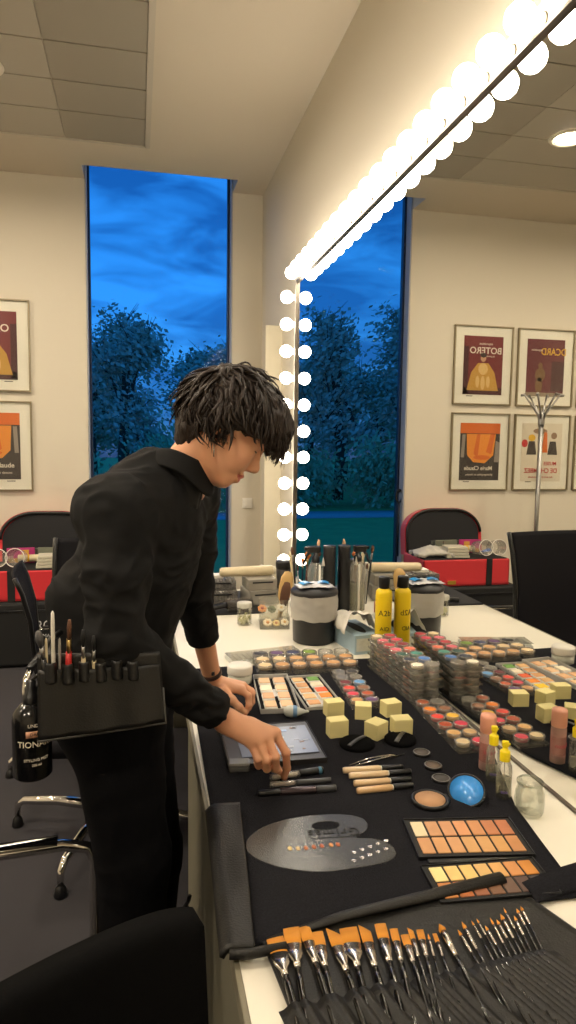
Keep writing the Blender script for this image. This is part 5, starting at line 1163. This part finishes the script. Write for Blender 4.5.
# hair: a cap with layered wavy locks
q = random.Random(5)
hp = [('ell', HL(-.016, .052, 0), (.106, .088, .088), HM, .02), ('ell', HL(-.060, .005, 0), (.062, .062, .074), HM, .03), ('ell', HL(-.066, -.045, 0), (.034, .050, .050), HM, .03), ('ell', HL(-.048, -.075, 0), (.020, .030, .042), HM, .02), ('ell', HL(.055, .075, 0), (.068, .052, .072), HM, .03), ('ell', HL(.095, .045, 0), (.030, .045, .058), HM, .03)]
for s_ in (-1, 1): hp += [('ell', HL(-.030, .004, s_ * .068), (.040, .042, .018), HM, .02), ('ell', HL(.03, .045, s_ * .060), (.050, .040, .022), HM, .02)]
hp += [('subell', HL(.075, -.055, 0), (.050, .085, .080), HM, .01)]
hc = child(sdf_obj('hair', hp, .004, M_hair, None, disp=lambda c: .007 * noise.noise(c * 38) + .006 * noise.noise(Vector((c.x * 120, c.y * 120, c.z * 35)))))
b = MB(); Hc = (-.016, .040, 0)
def lock(f, u, s, length, r, seed):
    """a strand rooted on the scalp, swept forward from the crown and falling"""
    d = Vector((f, u, s)).normalized(); base = Vector((Hc[0] + d.x * (.102 + .016 * max(0, d.x)), Hc[1] + d.y * .092, Hc[2] + d.z * .086))
    # local flow: away from the whorl at the upper back of the head
    wh = Vector((-.09, .10, .01)); fl = (base - wh); nrm_ = Vector((d.x, d.y, d.z)); fl = (fl - nrm_ * fl.dot(nrm_)); fl = fl.normalized() if fl.length > 1e-4 else Vector((1, 0, 0))
    grav = Vector((-hf.z * -1, 0, 0)); g = Vector((hf.z * -1 * -1, 0, 0))
    gl = Vector((Vector((0, 0, -1)).dot(hf), Vector((0, 0, -1)).dot(hu), Vector((0, 0, -1)).dot(hs)))
    pts = []; p = base.copy(); v = fl.copy(); n = 9; ph = q.uniform(0, 6.28); sd = fl.cross(nrm_).normalized(); am = q.uniform(.006, .015); fl = (fl + sd * q.gauss(0, .35)).normalized(); dens = 1
    for i in range(n):
        t = i / (n - 1); w_ = sd * am * math.sin(ph + t * 5.2) + nrm_ * (am * .8 * math.cos(ph + t * 4.4))
        pts.append(HL(*(p + w_ * (.3 + t) + nrm_ * .005 * math.sin(PI * t)))); v = (v + gl * .12 * t * 1.4 + fl * .05 + sd * .35 * noise.noise(Vector(p) * 22 + Vector((seed * .0, 3, 1)))).normalized(); p = p + v * length / n
        dd = p - Vector(Hc); k = math.sqrt((dd.x / (.106 + (.026 if dd.x > 0 else 0))) ** 2 + (dd.y / .094) ** 2 + (dd.z / .089) ** 2)
        if k < 1: p = Vector(Hc) + dd / k
        if p.x > .02 and p.y < -.002 and abs(p.z) < .07: break
        nrm_ = (Vector((dd.x / .0108, dd.y / .0081, dd.z / .0076))).normalized()
    if len(pts) < 4: return
    n = len(pts); b.tube(pts, [r * (.6 + .5 * math.sin(PI * min(1, .25 + .8 * i / n))) * (1 - .85 * (i / (n - 1)) ** 3) for i in range(n)], 5, flat=.55)
cnt = 0
while cnt < 620:
    f, u, s = q.gauss(0, 1), q.gauss(0, 1), q.gauss(0, 1); L_ = math.sqrt(f * f + u * u + s * s); f, u, s = f / L_, u / L_, s / L_
    if u < -.60 or (f > .25 and u < .18) or (f > -.1 and u < -.05): continue
    lock(f, u, s, q.uniform(.07, .12), q.uniform(.0035, .0075), cnt); cnt += 1
# fringe falling over the forehead
for i in range(150):
    s = q.uniform(-.92, .92); f = q.uniform(.45, .85); lock(f, q.uniform(.25, .7), s, q.uniform(.075, .125), q.uniform(.0025, .0055), i)
for i in range(70):
    s = q.uniform(-1, 1); lock(q.uniform(-.95, -.5), q.uniform(-.25, .35), s * .6, q.uniform(.07, .10), q.uniform(.003, .006), i)
for i in range(120):   # nape and side locks in front of the ear
    s = q.choice((-1, 1)) * q.uniform(.55, 1); lock(q.uniform(-.8, .05), q.uniform(-.45, .1), s, q.uniform(.05, .08), q.uniform(.002, .004), i)
lk = b.build('hair_locks', M_hair); lk.parent = hc
# shirt
M_shirt = mat('black_cotton_shirt', (20, 20, 21), .85, bump=.35, bscale=700, spec=.22)
sh = torso(.016)
sh += [('cap', Rs + Vector((0, .01, -.012)), Rs.lerp(Re, .5), .058, .060, .06), ('cap', Rs.lerp(Re, .5), Re, .062, .058, .03), ('cap', Re, Re.lerp(Rw, .90), .058, .040, .02), ('cap', Ls, Ls.lerp(Le, .5), .066, .058, .04), ('cap', Ls.lerp(Le, .5), Le, .058, .050, .03), ('cap', Le, Le.lerp(Lw, .50), .050, .042, .02),
       ('cap', Nb - Fd * .01, P(100, 508, 1.50), .055, .052, .06), ('cap', P(84, 600, 1.60), P(95, 640, 1.60), .085, .09, .05)]
rd = (Rw - Re).normalized(); ld = (Lw - Le).normalized(); rc = Re.lerp(Rw, .90); lc = Le.lerp(Lw, .50)
sh += [('plane', rc, rd, .085), ('plane', lc, ld, .085), ('plane', Pel + Vector((0, 0, -.075)), Vector((0, 0, -1)), .36)]
for a in (0,): sh += [('subcap', Nb + Tor * .03 + Fd * .02, HL(0, -.06, 0), .060, .056, .01)]
def wrk(c):
    fa = 0
    for (A_, B_, w_) in ((Rs, Re, 1), (Re, Rw, 1.2), (Ls, Le, .8), (Le, Lw, 1.2)):
        ab = B_ - A_; t = max(0, min(1, (c - A_).dot(ab) / ab.dot(ab))); dd = (c - A_ - ab * t).length
        if dd < .085: fa = max(fa, w_ * (.5 + .5 * math.exp(-((t - 1) / .35) ** 2))); tt = t
    n1 = noise.noise(Vector((c.x * 14, c.y * 14, c.z * 20 + 3 * noise.noise(c * 7)))); n2 = noise.noise(Vector((c.x * 30 + 4, c.y * 30, c.z * 46)))
    r1 = 1 - abs(n1) * 2.4
    return (.0065 * r1 + .0028 * n2) * (.55 + .6 * fa) - .001
shirt = sdf_obj('shirt', sh, .0050, M_shirt, per, disp=wrk)
# cuffs, collar, placket, pocket
b = MB(); fr = frame(rc, rd, Vector((0, -.3, 1))); b.lathe([(.0390, -.060), (.0415, -.058), (.0415, 0), (.0385, .002), (.0345, -.004)], 28, M=fr @ RY(PI / 2), cap=False); child(b.build('cuff', M_shirt))
b = MB(); fr = frame(lc, ld, Vector((0, -.3, 1))); b.lathe([(.0440, -.055), (.0460, -.052), (.0450, 0), (.0420, .002), (.038, -.004)], 28, M=fr @ RY(PI / 2), cap=False); child(b.build('cuff', M_shirt))
child(MB().lathe([(0, 0), (.0055, 0), (.0055, .0018), (0, .002)], 14, M=frame(rc - rd * .03 + Vector((0, -.041, .008)), (1, 0, 0), Vector((0, -1, .1))), cap=False).build('button', M_black))
NbF = Nb + Fd * .016; nk = (HL(-.030, -.055, 0) - NbF).normalized(); ncx = NbF + nk * .060
fr = frame(ncx, Fd, nk); b = MB()
def colf(u, v):
    a = 2 * PI * (u - .5) * .93; r = .0625 + .020 * v; drop = .042 * v + .034 * v * max(0, math.cos(a)) ** 3
    return fr @ Vector((r * math.cos(a) * 1.05, r * math.sin(a) * .98, .028 - drop + .004 * math.sin(3 * a)))
b.grid(colf, 50, 8, thick=.003); child(b.build('collar', M_shirt))
b = MB(); b.grid(lambda u, v: fr @ Vector(((.064 - .004 * v) * math.cos(2 * PI * u) * 1.04, (.064 - .004 * v) * math.sin(2 * PI * u), -.085 + .10 * v)), 40, 8, thick=.003); child(b.build('undershirt', mat('undershirt', (14, 14, 15), .85)))
# trousers, shoes
M_tr = mat('black_trousers', (14, 14, 17), .9, bump=.4, bscale=600, spec=.1)
tr = [('ell', Pel + Vector((0, 0, -.06)), (.178, .128, .13), TA, .05), ('cap', Rh, Rk, .108, .078, .05), ('cap', Rk, Ra + Vector((0, 0, .02)), .078, .068, .03), ('cap', Lh, Lk, .108, .078, .05), ('cap', Lk, La + Vector((0, 0, .02)), .078, .068, .03),
      ('plane', Pel + Vector((0, 0, .02)), Vector((0, 0, 1)), .30), ('plane', Ra + Vector((0, 0, -.02)), Vector((0, 0, -1)), .12), ('plane', La + Vector((0, 0, -.02)), Vector((0, 0, -1)), .12)]
sdf_obj('trousers', tr, .006, M_tr, per, disp=lambda c: .004 * noise.noise(Vector((c.x * 14, c.y * 14, c.z * 9))) + .003 * (1 - 2 * abs(noise.noise(Vector((c.x * 9, c.y * 9, c.z * 16))))))
for a in (Ra, La):
    s_ = [('cap', a + Vector((-.045, .0, -.046)), a + Vector((.05, -.01, -.046)), .042, .044, .02), ('cap', a + Vector((.05, -.01, -.05)), a + Vector((.17, -.035, -.055)), .042, .033, .02), ('cap', a, a + Vector((0, 0, -.03)), .046, .044, .02), ('plane', a + Vector((.06, 0, -.0885)), Vector((0, 0, -1)), .22)]
    sdf_obj('shoe', s_, .005, mat('black_shoe', (22, 22, 23), .5), per)
# bracelet
wc = Le.lerp(Lw, .90); fr = frame(wc, ld, Vector((0, -.3, 1))); child(MB().lathe([(.0290, -.006), (.0308, -.006), (.0308, .006), (.0290, .006)], 28, M=fr @ RY(PI / 2)).build('bracelet', mat('brown_bracelet', (60, 38, 34), .4)))['label'] = 'dark brown strap bracelet'
child(MB().box((0, 0, 0), (.010, .008, .014), .002, M=TR(*(wc + Vector((.002, -.0295, .008))))).build('bracelet_charm', M_chrome))

# ================================================================== BELT POUCH, brushes and bottle at the hip
M_pl = mat('pouch_leather', (24, 23, 22), .45, bump=.35, bscale=300)
yp = 1.345
t = thing('brush_pouch', 'black leatherette brush pouch strapped round the waist of the person', 'pouch', (0, 0, 0))
c4 = [P(37, 655, yp - .01), P(160, 652, yp), P(166, 722, yp - .01), P(38, 741, yp - .03)]
def pq(u, v, off=0.0):
    a = c4[0].lerp(c4[1], u); c = c4[3].lerp(c4[2], u); p = a.lerp(c, v); return p + Vector((0, -off, 0))
MB().grid(lambda u, v: pq(u, v) + Vector((0, .004 * math.sin(u * 6), 0)), 24, 18, thick=-.006).build('back_flap', M_pl, t)
MB().grid(lambda u, v: pq(.01 + .98 * u, .16 + .80 * v, .010 + .006 * math.sin(PI * min(1, u * 1.0)) + .004 * math.sin(u * 18)), 40, 16, thick=-.004).build('front_pocket', M_pl, t)
for k in range(6):
    u = .07 + .13 * k; MB().grid(lambda a, b_: pq(u + .09 * a, .06 + .24 * b_ + .02 * (k % 2), .018 + .010 * math.sin(PI * a)), 8, 8, thick=-.003).build('brush_slot', M_pl, t)
b = MB(); b.tube([pq(0, 1, .004), pq(.3, 1, .006), pq(.7, 1, .006), pq(1, 1, .004), pq(1, .5, .004)], .0022, 6); b.build('piping', mat('pouch_piping', (70, 68, 64), .45), t)
b = MB()
wpts = [Pel + Vector((0, 0, .045)) + Lat * (.178 * math.cos(a)) + Fd * (.130 * math.sin(a)) for a in [2 * PI * i / 36 for i in range(37)]]
b.tube([w_ for w_ in wpts], .006, 6); 
for v in []: pass
b.tube([pq(.02, .05, 0), P(50, 640, 1.44), P(60, 632, 1.52)], .006, 6); b.build('waist_strap', M_pl, t)
def hipbrush(label, a, c, y, r, m, head=None, hr=None, hm=None):
    A, C_ = P(*a, y), P(*c, y + .012); o = thing('makeup_brush', label, 'brush', C_); dv = A - C_
    if head is None: MB().tube([dv * 0, dv * .3, dv * .85, dv * .97, dv], [r * .8, r, r, r * .8, r * .3], 12, flat=.6).build('handle', m, o)
    else:
        MB().tube([dv * 0, dv * .55], [r * .9, r], 10).build('handle', m, o); MB().tube([dv * .54, dv * .74], [r * 1.05, r * 1.15], 10, flat=.7).build('ferrule', hm, o)
        MB().tube([dv * .73, dv * .9, dv], [r * 1.15, hr, hr * .6], 12, flat=.55).build('bristles', head, o)
yb = yp - .022
hipbrush('long white-handled brush upright in the pouch, tallest of all', (52.5, 611), (54, 690), yb, .0062, M_white)
hipbrush('slim cream handle at the left end of the pouch', (46, 638), (47.5, 690), yb - .005, .0042, M_cream)
hipbrush('short grey handle between the white and the red brush', (59.5, 638), (60, 690), yb, .0045, mat('grey_handle', (150, 146, 140), .4))
hipbrush('red-handled flat brush with a gold ferrule in the pouch', (69.5, 620), (68, 690), yb, .0058, mat('red_handle', (190, 36, 34), .35), M_brb, .0085, M_gold)
hipbrush('black-headed brush right of the red one in the pouch', (83, 630), (84, 690), yb, .0045, mat('pale_gold_handle', (196, 180, 140), .35), M_blackm, .0085, M_alu)
hipbrush('black-headed brush farthest right in the pouch', (93.5, 636), (95, 690), yb, .0042, mat('pale_gold_handle'), M_blackm, .0075, M_alu)
hipbrush('round dark powder brush leaning left out of the pouch', (38, 632), (50, 690), yb - .01, .0050, M_black, mat('grey_bristle', (74, 72, 72), .8), .014, M_alu)
c = P(33, 774, 1.36)
t = thing('spray_bottle', 'black spray bottle with white lettering hanging from the pouch at the hip', 'spray bottle', (c.x, c.y, c.z), R(20))
MB().lathe([(0, 0), (.034, 0), (.037, .004), (.037, .112), (.034, .128), (.022, .142), (.014, .148)], 32, cap=False).build('bottle', mat('gloss_black_bottle', (14, 14, 15), .18), t)
MB().lathe([(.0155, .146), (.0155, .162), (.012, .164), (.012, .176), (.0095, .178), (.0095, .19), (0, .191)], 20, cap=False).build('pump', M_black, t)
for s_, sz, z, m in (('TIONARY', .0165, .075, M_txtw), ('UNDER', .009, .112, M_txtw), ('STYLING MIST', .0075, .044, M_txtw), ('200 ml', .0065, .034, M_txtw)):
    o = text(s_, sz, m, parent=t, M=PT(0, 0, z)); wrap_text(o.data, .0373)
b = MB(); b.grid(lambda u, v: ((.0376) * math.sin((u - .5) * 1.0), -.0376 * math.cos((u - .5) * 1.0), .089 + .013 * v), 8, 2, thick=-.0004); b.build('label_patch', mat('peach_label', (216, 160, 130), .5), t)
o = text('DARK', .0085, M_dk, parent=t, M=PT(0, 0, .0955)); wrap_text(o.data, .0380)
MB().tube([Vector((.0, 0, .188)), Vector((.02, .0, .205)), Vector((.04, .005, .20))], .003, 6).build('hanging_loop', M_black, t)
# little white wedge between the left fingers
c = P(243, 712, 1.885); o = MB().box((0, 0, 0), (.022, .006, .018), .002).build('cotton_pad', M_white); o.location = c; o.rotation_euler = (.3, .6, .2); tag(o, 'small white pad held by the far hand above the counter', 'cotton pad')
# ================================================================== world, camera, view
def world():
    W = bpy.data.worlds.new('dusk_sky'); S.world = W; W.use_nodes = True; nt = W.node_tree; nt.nodes.clear()
    out = nt.nodes.new('ShaderNodeOutputWorld'); bg = nt.nodes.new('ShaderNodeBackground')
    tc = nt.nodes.new('ShaderNodeTexCoord'); sp = nt.nodes.new('ShaderNodeSeparateXYZ')
    nt.links.new(tc.outputs['Generated'], sp.inputs[0])
    ramp = nt.nodes.new('ShaderNodeValToRGB'); e = ramp.color_ramp.elements
    e[0].position = 0.0; e[0].color = (*s2l((10, 30, 60)), 1)
    e[1].position = 1.0; e[1].color = (*s2l((0, 70, 150)), 1)
    for p_, c in ((.49, (50, 75, 115)), (.53, (50, 130, 205)), (.60, (42, 135, 228)), (.68, (32, 118, 208)), (.80, (25, 145, 240))):
        q = e.new(p_); q.color = (*s2l(c), 1)
    mr_ = nt.nodes.new('ShaderNodeMapRange'); mr_.inputs['From Min'].default_value = -1; mr_.inputs['From Max'].default_value = 1
    mr_.inputs['To Min'].default_value = 0; mr_.inputs['To Max'].default_value = 1
    mu = nt.nodes.new('ShaderNodeMath'); mu.operation = 'MULTIPLY'; mu.inputs[1].default_value = 1.0
    nt.links.new(sp.outputs['Z'], mu.inputs[0]); nt.links.new(mu.outputs[0], mr_.inputs['Value']); nt.links.new(mr_.outputs[0], ramp.inputs[0])
    mp = nt.nodes.new('ShaderNodeMapping'); mp.inputs['Scale'].default_value = (2.2, 2.2, 7.0); nt.links.new(tc.outputs['Generated'], mp.inputs[0])
    n = nt.nodes.new('ShaderNodeTexNoise'); n.inputs['Scale'].default_value = 2.8; n.inputs['Detail'].default_value = 5; n.inputs['Distortion'].default_value = .5
    nt.links.new(mp.outputs[0], n.inputs['Vector'])
    cr = nt.nodes.new('ShaderNodeValToRGB'); cr.color_ramp.elements[0].position = .40; cr.color_ramp.elements[0].color = (.45, .52, .60, 1)
    cr.color_ramp.elements[1].position = .58; cr.color_ramp.elements[1].color = (1.15, 1.15, 1.12, 1)
    nt.links.new(n.outputs['Fac'], cr.inputs[0])
    mx = nt.nodes.new('ShaderNodeMix'); mx.data_type = 'RGBA'; mx.blend_type = 'MULTIPLY'; mx.inputs['Factor'].default_value = 1
    nt.links.new(ramp.outputs[0], mx.inputs['A']); nt.links.new(cr.outputs[0], mx.inputs['B'])
    nt.links.new(mx.outputs['Result'], bg.inputs[0]); bg.inputs[1].default_value = 1.12; nt.links.new(bg.outputs[0], out.inputs[0])
world()
cd = bpy.data.cameras.new('camera'); cam = bpy.data.objects.new('camera', cd); COL.objects.link(cam)
cd.sensor_fit = 'VERTICAL'; cd.sensor_height = 36.0; cd.lens = CF / 1024 * 36.0; cd.clip_start = .02; cd.clip_end = 300
cam.matrix_world = Matrix(((RT.x, UP.x, -FW.x, CAM.x), (RT.y, UP.y, -FW.y, CAM.y), (RT.z, UP.z, -FW.z, CAM.z), (0, 0, 0, 1)))
S.camera = cam
S.view_settings.view_transform = 'Standard'; S.view_settings.look = 'None'
S.view_settings.gamma = 1; S.view_settings.use_curve_mapping = False; S.view_settings.exposure = 0.42
